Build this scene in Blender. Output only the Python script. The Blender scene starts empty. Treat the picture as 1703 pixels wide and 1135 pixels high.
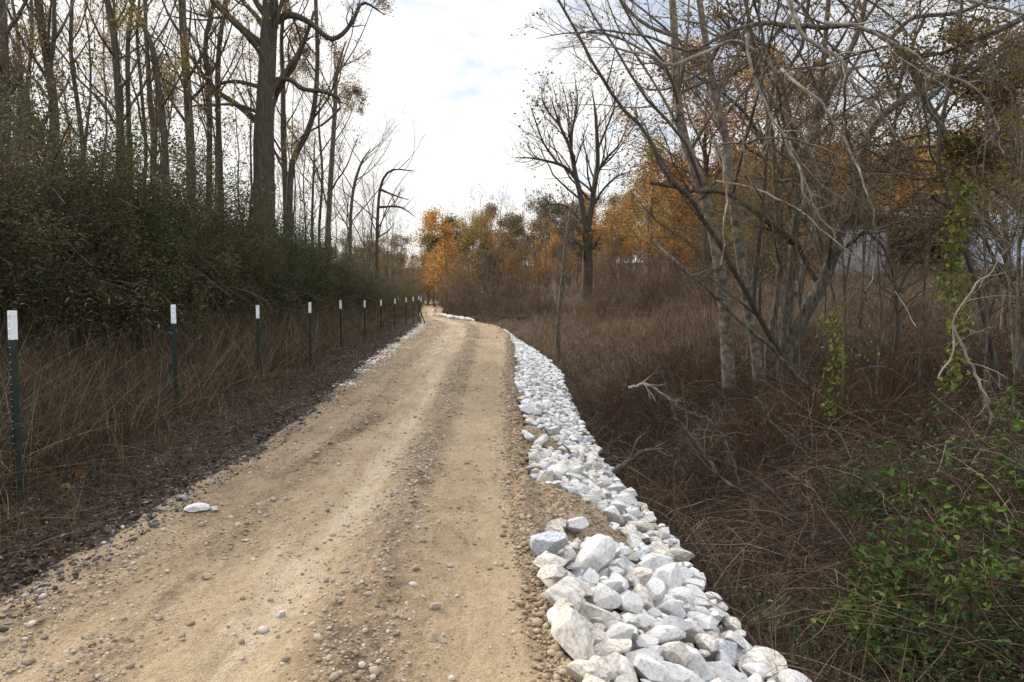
import bpy, math
import numpy as np
from mathutils import Vector, Matrix, Euler

# ------------------------------------------------------------------ camera, world, sun, exposure
scene = bpy.context.scene
COL = scene.collection
F = 1135.0
EYE = 1.6
PITCH = math.atan(80.5 / F)
cam_d = bpy.data.cameras.new("camera")
cam_d.sensor_width = 36.0
cam_d.lens = 36.0 * F / 1703.0
cam_d.clip_start = 0.05
cam_d.clip_end = 3000
cam = bpy.data.objects.new("camera", cam_d)
cam.location = (0, 0, EYE)
cam.rotation_euler = (math.pi / 2 - PITCH, 0, 0)
COL.objects.link(cam)
scene.camera = cam

SUN_AZ = math.radians(-50)      # from +Y towards +X
SUN_EL = math.radians(27)
world = bpy.data.worlds.new("World")
scene.world = world
world.use_nodes = True
wn = world.node_tree
wn.nodes.clear()
def wnode(t, **kw):
    n = wn.nodes.new(t)
    for k, v in kw.items():
        setattr(n, k, v)
    return n
w_out = wnode('ShaderNodeOutputWorld')
w_bg = wnode('ShaderNodeBackground')
w_sky = wnode('ShaderNodeTexSky', sky_type='NISHITA', sun_disc=False, sun_elevation=SUN_EL, sun_rotation=SUN_AZ,
              air_density=1.0, dust_density=1.5, ozone_density=1.5)
w_tc = wnode('ShaderNodeTexCoord')
w_sep = wnode('ShaderNodeSeparateXYZ')
wn.links.new(w_tc.outputs['Generated'], w_sep.inputs[0])
w_add = wnode('ShaderNodeMath', operation='ADD'); w_add.inputs[1].default_value = 0.22
wn.links.new(w_sep.outputs['Z'], w_add.inputs[0])
w_max = wnode('ShaderNodeMath', operation='MAXIMUM'); w_max.inputs[1].default_value = 0.05
wn.links.new(w_add.outputs[0], w_max.inputs[0])
w_dx = wnode('ShaderNodeMath', operation='DIVIDE'); w_dy = wnode('ShaderNodeMath', operation='DIVIDE')
wn.links.new(w_sep.outputs['X'], w_dx.inputs[0]); wn.links.new(w_max.outputs[0], w_dx.inputs[1])
wn.links.new(w_sep.outputs['Y'], w_dy.inputs[0]); wn.links.new(w_max.outputs[0], w_dy.inputs[1])
w_cmb = wnode('ShaderNodeCombineXYZ')
wn.links.new(w_dx.outputs[0], w_cmb.inputs[0]); wn.links.new(w_dy.outputs[0], w_cmb.inputs[1])
w_n1 = wnode('ShaderNodeTexNoise'); w_n1.inputs['Scale'].default_value = 1.5
w_n1.inputs['Detail'].default_value = 8; w_n1.inputs['Roughness'].default_value = 0.62
w_n2 = wnode('ShaderNodeTexNoise'); w_n2.inputs['Scale'].default_value = 13
w_n2.inputs['Detail'].default_value = 4
wn.links.new(w_cmb.outputs[0], w_n1.inputs['Vector']); wn.links.new(w_cmb.outputs[0], w_n2.inputs['Vector'])
w_mx = wnode('ShaderNodeMath', operation='MULTIPLY_ADD'); w_mx.inputs[1].default_value = 0.28
wn.links.new(w_n2.outputs['Fac'], w_mx.inputs[0]); wn.links.new(w_n1.outputs['Fac'], w_mx.inputs[2])
w_ramp = wnode('ShaderNodeValToRGB')
w_ramp.color_ramp.elements[0].position = 0.60; w_ramp.color_ramp.elements[0].color = (0.34, 0.34, 0.34, 1)
w_ramp.color_ramp.elements[1].position = 0.80; w_ramp.color_ramp.elements[1].color = (0.97, 0.97, 0.97, 1)
# thicker, brighter cloud towards the sun, low down and overhead
w_dot = wnode('ShaderNodeVectorMath', operation='DOT_PRODUCT'); w_dot.inputs[1].default_value = (-.40, .88, .26)
wn.links.new(w_tc.outputs['Generated'], w_dot.inputs[0])
w_near = wnode('ShaderNodeMapRange'); w_near.inputs['From Min'].default_value = .72; w_near.inputs['From Max'].default_value = 1.0; w_near.inputs['To Max'].default_value = .18
wn.links.new(w_dot.outputs['Value'], w_near.inputs['Value'])
w_low = wnode('ShaderNodeMapRange'); w_low.inputs['From Min'].default_value = .32; w_low.inputs['From Max'].default_value = .05; w_low.inputs['To Max'].default_value = .12
wn.links.new(w_sep.outputs['Z'], w_low.inputs['Value'])
w_a1 = wnode('ShaderNodeMath', operation='ADD'); w_a2 = wnode('ShaderNodeMath', operation='ADD')
wn.links.new(w_mx.outputs[0], w_a1.inputs[0]); wn.links.new(w_near.outputs[0], w_a1.inputs[1])
wn.links.new(w_a1.outputs[0], w_a2.inputs[0]); wn.links.new(w_low.outputs[0], w_a2.inputs[1])
wn.links.new(w_a2.outputs[0], w_ramp.inputs[0])
w_mix = wnode('ShaderNodeMixRGB')
w_mix.inputs['Color2'].default_value = (4.45, 4.35, 4.2, 1)
wn.links.new(w_ramp.outputs[0], w_mix.inputs['Fac'])
w_ss = wnode('ShaderNodeVectorMath', operation='MULTIPLY'); w_ss.inputs[1].default_value = (.50, .56, .62)
wn.links.new(w_sky.outputs[0], w_ss.inputs[0])
wn.links.new(w_ss.outputs[0], w_mix.inputs['Color1'])
w_top = wnode('ShaderNodeMapRange'); w_top.inputs['From Min'].default_value = .48; w_top.inputs['From Max'].default_value = .8; w_top.inputs['To Min'].default_value = 1.0; w_top.inputs['To Max'].default_value = 3.3
wn.links.new(w_sep.outputs['Z'], w_top.inputs['Value'])
w_sc = wnode('ShaderNodeVectorMath', operation='SCALE')
wn.links.new(w_mix.outputs[0], w_sc.inputs[0]); wn.links.new(w_top.outputs[0], w_sc.inputs['Scale'])
wn.links.new(w_sc.outputs[0], w_bg.inputs['Color'])
w_bg.inputs['Strength'].default_value = 0.11
wn.links.new(w_bg.outputs[0], w_out.inputs['Surface'])

sun_d = bpy.data.lights.new("sun", 'SUN')
sun_d.energy = 2.3
sun_d.angle = math.radians(22)
sun_d.color = (1.0, 0.86, 0.68)
sun = bpy.data.objects.new("sun", sun_d)
sdir = Vector((math.sin(SUN_AZ) * math.cos(SUN_EL), math.cos(SUN_AZ) * math.cos(SUN_EL), math.sin(SUN_EL)))
sun.rotation_euler = (-sdir).to_track_quat('-Z', 'Y').to_euler()
sun.location = sdir * 50
COL.objects.link(sun)

scene.view_settings.view_transform = 'Standard'
scene.view_settings.look = 'None'
scene.view_settings.gamma = 1
scene.view_settings.exposure = 1.25
scene.cycles.max_bounces = 5
scene.cycles.diffuse_bounces = 3
scene.cycles.glossy_bounces = 2
scene.cycles.transmission_bounces = 3

# ------------------------------------------------------------------ helpers
def P(px, py, Y):
    """photo pixel at forward distance Y -> world point"""
    a = (px - 851.5) / F; b = (567.5 - py) / F
    dy = math.cos(PITCH) + b * math.sin(PITCH)
    dz = -math.sin(PITCH) + b * math.cos(PITCH)
    return np.array([a * Y / dy, Y, EYE + dz * Y / dy])
def G(px, py, h=0.0):
    """photo pixel -> point on the level z=h"""
    a = (px - 851.5) / F; b = (567.5 - py) / F
    dy = math.cos(PITCH) + b * math.sin(PITCH)
    dz = -math.sin(PITCH) + b * math.cos(PITCH)
    s = (h - EYE) / dz
    return np.array([a * s, dy * s, h])
def ss(x, a, b):
    t = np.clip((np.asarray(x, float) - a) / (b - a), 0, 1)
    return t * t * (3 - 2 * t)
def _h(ix, iy, seed):
    n = (ix.astype(np.int64) * 374761393 + iy.astype(np.int64) * 668265263 + seed * 1442695041) & 0xffffffff
    n = ((n ^ (n >> 13)) * 1274126177) & 0xffffffff
    return ((n ^ (n >> 16)) & 0xffffff) / float(0xffffff)
def vn(x, y, seed=0):
    x = np.asarray(x, float); y = np.asarray(y, float)
    ix = np.floor(x).astype(np.int64); iy = np.floor(y).astype(np.int64)
    fx = x - ix; fy = y - iy
    fx = fx * fx * (3 - 2 * fx); fy = fy * fy * (3 - 2 * fy)
    a = _h(ix, iy, seed); b = _h(ix + 1, iy, seed); c = _h(ix, iy + 1, seed); d = _h(ix + 1, iy + 1, seed)
    return (a + (b - a) * fx) * (1 - fy) + (c + (d - c) * fx) * fy
def fbm(x, y, o=4, seed=0, rough=0.5):
    s = 0; a = 1; t = 0
    for i in range(o):
        s = s + a * vn(x * 2 ** i + 17.3 * i, y * 2 ** i - 9.1 * i, seed + i); t += a; a *= rough
    return s / t - 0.5

def build(name, chunks, mats, parent=None, smooth=True):
    """chunks: (verts (n,3), faces (m,k), material index, rnd (n,)); linked as ONE mesh object"""
    me = bpy.data.meshes.new(name)
    V = np.concatenate([c[0] for c in chunks]).astype(np.float32)
    off = 0; loops = []; tot = []; mi = []; rn = []
    for v, f, m, r in chunks:
        f = np.asarray(f, np.int64)
        loops.append((f + off).ravel()); tot.append(np.full(len(f), f.shape[1])); mi.append(np.full(len(f), m))
        rn.append(np.broadcast_to(np.asarray(r, float), (len(v),)))
        off += len(v)
    loops = np.concatenate(loops).astype(np.int32); tot = np.concatenate(tot).astype(np.int32)
    mi = np.concatenate(mi).astype(np.int32)
    me.vertices.add(len(V)); me.vertices.foreach_set('co', V.ravel())
    me.loops.add(len(loops)); me.loops.foreach_set('vertex_index', loops)
    me.polygons.add(len(tot))
    st = np.zeros(len(tot), np.int32); st[1:] = np.cumsum(tot)[:-1]
    me.polygons.foreach_set('loop_start', st)
    me.polygons.foreach_set('material_index', mi)
    me.polygons.foreach_set('use_smooth', np.full(len(tot), smooth))
    at = me.attributes.new('rnd', 'FLOAT', 'POINT')
    at.data.foreach_set('value', np.concatenate(rn).astype(np.float32))
    for m in (mats if isinstance(mats, (list, tuple)) else [mats]):
        me.materials.append(m)
    me.update(calc_edges=True)
    o = bpy.data.objects.new(name, me)
    COL.objects.link(o)
    if parent: o.parent = parent
    return o
def tag(o, label=None, cat=None, group=None, kind=None):
    if label: o['label'] = label
    if cat: o['category'] = cat
    if group: o['group'] = group
    if kind: o['kind'] = kind
    return o
def empty(name, loc, rz=0.0):
    o = bpy.data.objects.new(name, None); COL.objects.link(o)
    o.location = tuple(loc); o.rotation_euler = (0, 0, rz); o.empty_display_size = 0.2
    return o
def copy_tree(root):
    c = root.copy(); COL.objects.link(c)
    for ch in list(root.children):
        d = ch.copy(); COL.objects.link(d); d.parent = c
    return c
def norm(v):
    return v / np.maximum(np.linalg.norm(v, axis=-1, keepdims=True), 1e-9)

def tubes(PT, R, sides=3, mat=0, rnd=0.5):
    """PT (N,K,3), R (N,K) -> one chunk"""
    N, K, _ = PT.shape
    T = np.gradient(PT, axis=1); T = norm(T)
    m = np.abs(T.mean(axis=1))
    ref = np.where((m[:, 2] > 0.75)[:, None], np.array([[1.0, 0.05, 0]]), np.array([[0, 0.05, 1.0]]))[:, None, :]
    U = norm(np.cross(T, np.broadcast_to(ref, T.shape))); W = np.cross(T, U)
    a = np.arange(sides) * 2 * math.pi / sides
    V = PT[:, :, None, :] + R[:, :, None, None] * (U[:, :, None, :] * np.cos(a)[None, None, :, None] + W[:, :, None, :] * np.sin(a)[None, None, :, None])
    idx = np.arange(N * K * sides).reshape(N, K, sides)
    A = idx[:, :-1, :]; B = idx[:, 1:, :]
    Fq = np.stack([A, np.roll(A, -1, 2), np.roll(B, -1, 2), B], -1).reshape(-1, 4)
    r = np.broadcast_to(np.asarray(rnd, float).reshape(-1, 1), (N, K * sides)).ravel() if np.ndim(rnd) else rnd
    return (V.reshape(-1, 3), Fq, mat, r)
def bark_tube(PT, R, sides, mat, rng, amp=0.08, flare=0.0):
    v, f, m, r = tubes(PT[None], R[None], sides, mat)
    K = len(PT)
    v = v.reshape(K, sides, 3)
    L = np.r_[0, np.cumsum(np.linalg.norm(np.diff(PT, axis=0), axis=1))]
    a = np.arange(sides)
    nn = vn(a[None, :] * 1.9 + 0 * L[:, None], L[:, None] * 1.3 + 0 * a[None, :], int(rng.integers(1e6))) - 0.5
    n2 = vn(a[None, :] * 0.5 + 0 * L[:, None], L[:, None] * 3.1 + 0 * a[None, :], int(rng.integers(1e6))) - 0.5
    s = 1 + amp * 2 * (nn + 0.6 * n2)
    if flare: s = s + (flare * np.exp(-L / (R[0] * 2.2)))[:, None] * (1 + 0.5 * np.sin(a * 2 * math.pi / sides * 4))[None]
    v = PT[:, None, :] + (v - PT[:, None, :]) * s[..., None]
    return (v.reshape(-1, 3), f, m, r)
def ribbons(base, direc, length, width, bend, K, rng, mat=0, rnd=None, droop=1.0, taper=True):
    """grass blades: base (N,3), direc (N,3) unit start direction, bend (N,3) displacement grown quadratically"""
    N = len(base)
    t = np.linspace(0, 1, K + 1)[None, :, None]
    C = base[:, None, :] + direc[:, None, :] * length[:, None, None] * t + bend[:, None, :] * length[:, None, None] * t ** 2 * droop
    side = norm(np.cross(direc, rng.normal(size=(N, 3))))
    w = width[:, None, None] * ((1 - t * 0.85) if taper else np.sin(math.pi * np.clip(t * 0.9 + 0.08, 0, 1)))
    A = C - side[:, None, :] * w * 0.5; B = C + side[:, None, :] * w * 0.5
    V = np.stack([A, B], 2).reshape(-1, 3)
    idx = np.arange(N * (K + 1) * 2).reshape(N, K + 1, 2)
    Fq = np.stack([idx[:, :-1, 0], idx[:, :-1, 1], idx[:, 1:, 1], idx[:, 1:, 0]], -1).reshape(-1, 4)
    if rnd is None: rnd = rng.random(N)
    return (V, Fq, mat, np.repeat(rnd, (K + 1) * 2))
def leaves(pos, size, rng, mat=0, rnd=None, aspect=0.55, up=0.0, simple=False, fold=0.18, direc=None):
    N = len(pos)
    if N == 0: return (np.zeros((4, 3)), np.array([[0, 1, 2, 3]]), mat, 0)
    d = norm(rng.normal(size=(N, 3)) * [1, 1, 0.7] + [0, 0, -0.15]) if direc is None else direc
    nrm = rng.normal(size=(N, 3)) + [0, 0, up]
    s = norm(np.cross(d, nrm)); n = np.cross(s, d)
    sz = np.broadcast_to(size, (N,))[:, None]
    if rnd is None: rnd = rng.random(N)
    if simple:
        V = np.stack([pos, pos + d * sz * .5 + s * sz * aspect * .5 + n * sz * fold * .5, pos + d * sz, pos + d * sz * .5 - s * sz * aspect * .5 + n * sz * fold * .5], 1)
        idx = np.arange(N * 4).reshape(N, 4)
        return (V.reshape(-1, 3), idx, mat, np.repeat(rnd, 4))
    w = sz * aspect * 0.5; f = n * sz * fold
    V = np.stack([pos, pos + d * sz * .28 + s * w * .85 + f * .7, pos + d * sz * .66 + s * w * .8 + f * .5, pos + d * sz - n * sz * .12,
                  pos + d * sz * .66 - s * w * .8 + f * .5, pos + d * sz * .28 - s * w * .85 + f * .7], 1)
    i = np.arange(N)[:, None] * 6
    Fq = np.concatenate([i + [0, 1, 2, 3], i + [0, 3, 4, 5]])
    return (V.reshape(-1, 3), Fq, mat, np.repeat(rnd, 6))
def resample(pts, K):
    pts = np.asarray(pts, float)
    if len(pts) > 2:
        p = np.concatenate([2 * pts[:1] - pts[1:2], pts, 2 * pts[-1:] - pts[-2:-1]])
        out = []
        for i in range(1, len(p) - 2):
            t = np.linspace(0, 1, 8, endpoint=False)[:, None]
            out.append(0.5 * (2 * p[i] + (p[i + 1] - p[i - 1]) * t + (2 * p[i - 1] - 5 * p[i] + 4 * p[i + 1] - p[i + 2]) * t ** 2 + (-p[i - 1] + 3 * p[i] - 3 * p[i + 1] + p[i + 2]) * t ** 3))
        pts = np.concatenate(out + [pts[-1:]])
    L = np.r_[0, np.cumsum(np.linalg.norm(np.diff(pts[:, :3], axis=0), axis=1))]
    s = np.linspace(0, L[-1], K)
    return np.stack([np.interp(s, L, pts[:, k]) for k in range(pts.shape[1])], 1)
def spawn(PT, R, n, rng, t0=0.25, t1=1.0, ang=(35, 70), length=(0.4, 0.7), K=6, wig=0.12, up=0.15, rr=0.5, rmin=0.002, absolute=False):
    """n children per parent branch, vectorised; returns (N*n,K,3),(N*n,K)"""
    N, K0, _ = PT.shape
    t = rng.uniform(t0, t1, (N, n)); f = t * (K0 - 1); i = np.minimum(f.astype(int), K0 - 2); fr = (f - i)[..., None]
    ar = np.arange(N)[:, None]
    p = PT[ar, i] * (1 - fr) + PT[ar, i + 1] * fr
    r = R[ar, i] * (1 - fr[..., 0]) + R[ar, i + 1] * fr[..., 0]
    T = norm(PT[ar, i + 1] - PT[ar, i])
    rv = rng.normal(size=T.shape); q = norm(rv - (rv * T).sum(-1, keepdims=True) * T)
    a = np.radians(rng.uniform(ang[0], ang[1], (N, n)))[..., None]
    d = norm(T * np.cos(a) + q * np.sin(a) + np.array([0, 0, up]))
    plen = np.linalg.norm(np.diff(PT, axis=1), axis=-1).sum(1)[:, None]
    L = rng.uniform(length[0], length[1], (N, n)) * (1.0 if absolute else plen * (1.25 - 0.7 * t))
    p = p.reshape(-1, 3); d = d.reshape(-1, 3); L = L.reshape(-1); r = np.maximum(r.reshape(-1) * rr, rmin)
    M = len(p); out = np.zeros((M, K, 3)); out[:, 0] = p
    for k in range(1, K):
        d = norm(d + rng.normal(size=(M, 3)) * wig + np.array([0, 0, up * 0.35]))
        out[:, k] = out[:, k - 1] + d * (L / (K - 1))[:, None]
    RR = r[:, None] * np.linspace(1, 0.35, K)[None]
    return out, np.maximum(RR, rmin * 0.6)

# ------------------------------------------------------------------ materials
def mat(name, cols, scale=8.0, detail=5, rough=0.9, bump=0.3, bump_scale=None, attr=0.0, stretch=(1, 1, 1), transl=0.0, spec=0.2, ramp=None, dist=0.01):
    """principled material: colours from a ramp driven by noise (object space) mixed with the per-piece 'rnd' value"""
    m = bpy.data.materials.new(name); m.use_nodes = True
    nt = m.node_tree; nd = nt.nodes; b = nd['Principled BSDF']; out = nd['Material Output']
    tc = nd.new('ShaderNodeTexCoord'); mp = nd.new('ShaderNodeMapping'); mp.inputs['Scale'].default_value = stretch
    nt.links.new(tc.outputs['Object'], mp.inputs[0])
    no = nd.new('ShaderNodeTexNoise'); no.inputs['Scale'].default_value = scale; no.inputs['Detail'].default_value = detail
    no.inputs['Roughness'].default_value = 0.6
    nt.links.new(mp.outputs[0], no.inputs['Vector'])
    cr = nd.new('ShaderNodeValToRGB'); e = cr.color_ramp.elements
    n = len(cols); ps = ramp or ([0.3 + 0.4 * i / (n - 1) for i in range(n)] if attr < 0.5 else [0.05 + 0.9 * i / (n - 1) for i in range(n)])
    e[0].position = ps[0]; e[0].color = (*cols[0], 1); e[1].position = ps[-1]; e[1].color = (*cols[-1], 1)
    for c, p_ in zip(cols[1:-1], ps[1:-1]):
        k = e.new(p_); k.color = (*c, 1)
    if attr > 0:
        at = nd.new('ShaderNodeAttribute'); at.attribute_name = 'rnd'
        mx = nd.new('ShaderNodeMix'); mx.data_type = 'FLOAT'; mx.inputs[0].default_value = attr
        nt.links.new(no.outputs['Fac'], mx.inputs[2]); nt.links.new(at.outputs['Fac'], mx.inputs[3])
        nt.links.new(mx.outputs[0], cr.inputs[0])
    else:
        nt.links.new(no.outputs['Fac'], cr.inputs[0])
    nt.links.new(cr.outputs[0], b.inputs['Base Color'])
    b.inputs['Roughness'].default_value = rough
    b.inputs['Specular IOR Level'].default_value = spec
    if bump > 0:
        nb = nd.new('ShaderNodeTexNoise'); nb.inputs['Scale'].default_value = bump_scale or scale * 4; nb.inputs['Detail'].default_value = 6
        nt.links.new(mp.outputs[0], nb.inputs['Vector'])
        bp = nd.new('ShaderNodeBump'); bp.inputs['Strength'].default_value = bump; bp.inputs['Distance'].default_value = dist
        nt.links.new(nb.outputs['Fac'], bp.inputs['Height']); nt.links.new(bp.outputs[0], b.inputs['Normal'])
    if transl > 0:
        tr = nd.new('ShaderNodeBsdfTranslucent'); ms = nd.new('ShaderNodeMixShader'); ms.inputs[0].default_value = transl
        nt.links.new(cr.outputs[0], tr.inputs['Color']); nt.links.new(b.outputs[0], ms.inputs[1]); nt.links.new(tr.outputs[0], ms.inputs[2])
        nt.links.new(ms.outputs[0], out.inputs['Surface'])
    return m
def leafmat(name, cols, transl=0.35, rough=0.6):
    return mat(name, cols, scale=3, detail=2, rough=rough, bump=0, attr=0.75, transl=transl, spec=0.25)

M_ROAD = mat('packed_clay_gravel', [(.13, .09, .056), (.285, .207, .124), (.40, .305, .19), (.56, .485, .375)], scale=60, detail=9, attr=0.55, bump=1.0, bump_scale=85, dist=0.02, ramp=[.26, .42, .57, .78])
M_CLOD = mat('sandy_soil', [(.19, .135, .085), (.34, .255, .165), (.43, .34, .24)], scale=14, attr=0.6, bump=0.6, bump_scale=90, dist=0.008)
M_PEB = mat('pebble_stone', [(.17, .13, .09), (.30, .235, .165), (.37, .31, .24), (.52, .48, .42)], scale=20, attr=0.8, bump=0.3, bump_scale=100, dist=0.003)
M_SHG = mat('shoulder_stone', [(.05, .04, .032), (.10, .085, .07), (.17, .155, .14), (.38, .37, .36)], scale=20, attr=0.85, bump=0.3, bump_scale=100, dist=0.003, ramp=[.1, .5, .8, .98])
M_ROCK = mat('white_limestone', [(.38, .365, .335), (.62, .60, .565), (.76, .74, .70), (.83, .81, .775)], scale=5, detail=9, bump=0.7, bump_scale=26, dist=0.012, ramp=[.28, .42, .56, .72], rough=0.85)
M_ROCKB = mat('blue_grey_limestone', [(.30, .32, .36), (.45, .47, .50), (.64, .64, .63), (.76, .75, .72)], scale=6, detail=9, bump=0.7, bump_scale=26, dist=0.012, ramp=[.3, .45, .58, .75], rough=0.85)
M_ROCKD = mat('dusty_limestone', [(.40, .33, .25), (.60, .54, .45), (.75, .71, .645), (.80, .775, .725)], scale=4, detail=9, bump=0.7, bump_scale=26, dist=0.012, ramp=[.34, .46, .58, .72], rough=0.9)
M_GROUND = mat('leafy_soil', [(.012, .008, .006), (.030, .020, .014), (.058, .040, .028), (.12, .095, .075)], scale=9, detail=8, bump=1.0, bump_scale=40, dist=0.03, attr=0.0)
M_DGRASS = mat('dead_grass', [(.024, .016, .010), (.070, .050, .030), (.15, .115, .070), (.38, .31, .20)], scale=3, bump=0, attr=0.85, ramp=[.1, .5, .8, .98], transl=0.25, rough=0.7)
M_SEED = mat('seed_head', [(.10, .075, .048), (.22, .175, .115)], scale=3, bump=0, attr=0.8, transl=0.35)
M_RGRASS = mat('russet_grass', [(.026, .016, .010), (.080, .049, .029), (.165, .108, .062), (.34, .25, .155)], scale=0.7, detail=7, bump=0, attr=0.5, ramp=[.25, .48, .66, .85], transl=0.2, rough=0.7)
M_LAWN = mat('lawn_green', [(.05, .09, .025), (.09, .15, .04), (.14, .19, .07)], scale=1, bump=0, attr=0.6, transl=0.2)
M_LITTER = mat('dead_leaf', [(.025, .015, .010), (.065, .037, .023), (.14, .075, .04), (.36, .31, .26)], scale=3, bump=0, attr=0.9, ramp=[.1, .5, .8, .97], transl=0.15)
M_TWIG = mat('dead_twig', [(.025, .015, .010), (.06, .037, .024), (.13, .088, .056), (.36, .29, .21)], scale=3, bump=0, attr=0.85, ramp=[.05, .4, .7, .97])
M_BARKD = mat('dark_bark', [(.045, .038, .030), (.085, .072, .056), (.14, .12, .095)], scale=5, stretch=(5, 5, .7), bump=1.0, bump_scale=9, dist=0.04, attr=0.0)
M_BARKG = mat('grey_bark', [(.03, .026, .02), (.085, .072, .054), (.15, .132, .10), (.23, .21, .17)], scale=9, detail=8, stretch=(2.2, 2.2, .8), bump=1.0, bump_scale=16, dist=0.03)
M_BARKP = mat('pale_mottled_bark', [(.05, .042, .032), (.115, .095, .068), (.21, .18, .135), (.30, .27, .22)], scale=9, stretch=(1, 1, 1.1), bump=0.7, bump_scale=16, dist=0.012, detail=7)
M_BARKW = mat('bleached_branch', [(.12, .10, .075), (.30, .265, .215), (.50, .46, .40)], scale=7, stretch=(1, 1, 1), bump=0.4, bump_scale=30, dist=0.005)
M_TWIGG = mat('grey_twig_bark', [(.055, .042, .03), (.12, .096, .07), (.22, .19, .15)], scale=2, bump=0, attr=0.0)
M_TWIGD = mat('dark_twig_bark', [(.035, .025, .017), (.085, .062, .042), (.17, .135, .095)], scale=2, bump=0, attr=0.0)
L_OLIVE = leafmat('olive_leaf', [(.022, .034, .012), (.05, .065, .02), (.09, .10, .03), (.15, .13, .05)])
L_BUSH = leafmat('bush_leaf', [(.014, .016, .008), (.038, .040, .018), (.085, .078, .036), (.19, .155, .085)])
L_DGREEN = leafmat('dark_green_leaf', [(.012, .035, .018), (.02, .055, .028), (.035, .075, .04)])
L_GREEN = leafmat('green_leaf', [(.012, .026, .008), (.034, .064, .016), (.085, .135, .03), (.26, .28, .06)])
L_YELLOW = leafmat('yellow_green_leaf', [(.045, .075, .016), (.09, .13, .024), (.18, .19, .035), (.30, .25, .05)], transl=0.35)
L_ORANGE = leafmat('orange_leaf', [(.14, .06, .022), (.32, .145, .04), (.50, .25, .06), (.52, .33, .11)], transl=0.5)
L_RUST = leafmat('rust_leaf', [(.075, .036, .016), (.19, .088, .03), (.34, .17, .045), (.42, .27, .075)], transl=0.45)
L_GOLD = leafmat('gold_leaf', [(.11, .08, .03), (.24, .175, .05), (.40, .29, .08), (.30, .18, .06)], transl=0.5)
L_BROWN = leafmat('brown_leaf', [(.06, .04, .025), (.12, .08, .045), (.20, .13, .07), (.16, .13, .05)], transl=0.4)
L_MIX = leafmat('mixed_autumn_leaf', [(.025, .024, .010), (.08, .065, .02), (.20, .12, .032), (.34, .22, .05)])
L_RED = leafmat('red_leaf', [(.18, .03, .02), (.35, .07, .04)], transl=0.5)
M_POSTG = mat('green_post_paint', [(.006, .014, .010), (.009, .024, .015), (.02, .032, .022)], scale=14, bump=0.1, rough=0.5, spec=0.4)
M_POSTW = mat('white_post_paint', [(.60, .62, .66), (.78, .79, .82), (.84, .85, .87)], scale=20, bump=0.1, rough=0.5, spec=0.4, ramp=[.3, .42, .6])

# ------------------------------------------------------------------ road outline and terrain
left_px = [(-330, 1300), (-200, 1180), (-75, 1080), (60, 1000), (165, 925), (290, 850), (420, 765), (545, 675), (600, 622), (650, 580), (700, 545), (706, 537), (703, 525), (702, 515), (701, 507), (704, 500), (712, 497.5)]
right_px = [(985, 1300), (945, 1180), (925, 1080), (905, 1000), (888, 925), (868, 850), (860, 765), (851, 675), (847, 622), (850, 580), (842, 552), (825, 541), (790, 535), (750, 530), (729, 525), (737, 514), (729, 503), (731, 497.5)]
_lp = np.array([G(*p) for p in left_px]); _rp = np.array([G(*p) for p in right_px])
def _prep(p):
    y = np.r_[-8.0, p[:, 1]]; x = np.r_[p[0, 0], p[:, 0]]
    return y, x
_ly, _lx = _prep(_lp); _ry, _rx = _prep(_rp)
def smooth_interp(y, yy, xx):
    s = 0
    for o_, w in ((-.08, .25), (0, .5), (.08, .25)):
        s = s + w * np.interp(np.asarray(y) * (1 + o_), yy, xx)
    return s
def XL(y): return smooth_interp(y, _ly, _lx)
def XR(y): return smooth_interp(y, _ry, _rx)
def rockw(y):
    return np.interp(y, [-2, 2, 4, 6.2, 8.5, 12, 19, 25, 30, 42, 46], [1.35, 1.3, 1.24, 1.18, 1.0, 1.08, 1.25, 1.0, .7, .5, .2])
MOUNDS = [(0.46, 5.3, 0.60, 0.66, 0.25), (0.38, 8.0, 0.36, 0.95, 0.18), (0.26, 11.5, 0.22, 0.6, 0.09)]
def H(x, y):
    x = np.asarray(x, float); y = np.asarray(y, float)
    xl = XL(y); xr = XR(y); u = x - xr; v = xl - x
    z = 0.03 * fbm(x * .8, y * .8, 3, 5)
    # left side
    n = fbm(x * .9, y * .9, 4, 11)
    z = z + ss(v, 0.0, 0.35) * (0.0 + 0.05 * n) + (0.11 + .10 * n) * ss(v, .35, 0.75) * ss(y, 5, 8) + 0.06 * ss(v, .3, 1.6) + 0.30 * ss(v, 1.5, 6)
    z = z + 2.3 * ss(v, 6.8, 11) * (1 - .75 * ss(y, 38, 60)) - 2.2 * ss(v, 18, 40) * (1 - ss(y, 60, 100))
    # right side: rock slope, ditch, rising field
    w = rockw(y)
    z = z - 0.21 * ss(u, -.02, .20) - 0.40 * ss(u, .15, w) - 0.42 * ss(u, w, w + .7) + 0.95 * ss(u, w + .7, w + 2.6) * ss(y, -3, 2)
    z = z + ss(u, 2.5, 9) * ss(y, 9, 42) * (1.35 + 2.0 * ss(x, 4, 20)) + 0.35 * ss(u, 3.5, 10)
    z = z + (0.18 * n + 0.12 * fbm(x * .3, y * .3, 3, 3)) * ss(u, w + .3, w + 2)
    # the valley's far side
    far = ss(y, 170, 330)
    z = z + 12 * far
    # under the road the ground is pressed down so the road sheet lies on top
    ins = ss(u, 0.02, -0.10) * ss(v, 0.05, -0.10) * (1 - ss(y, 145, 160))
    return z - 0.12 * ins

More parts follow.
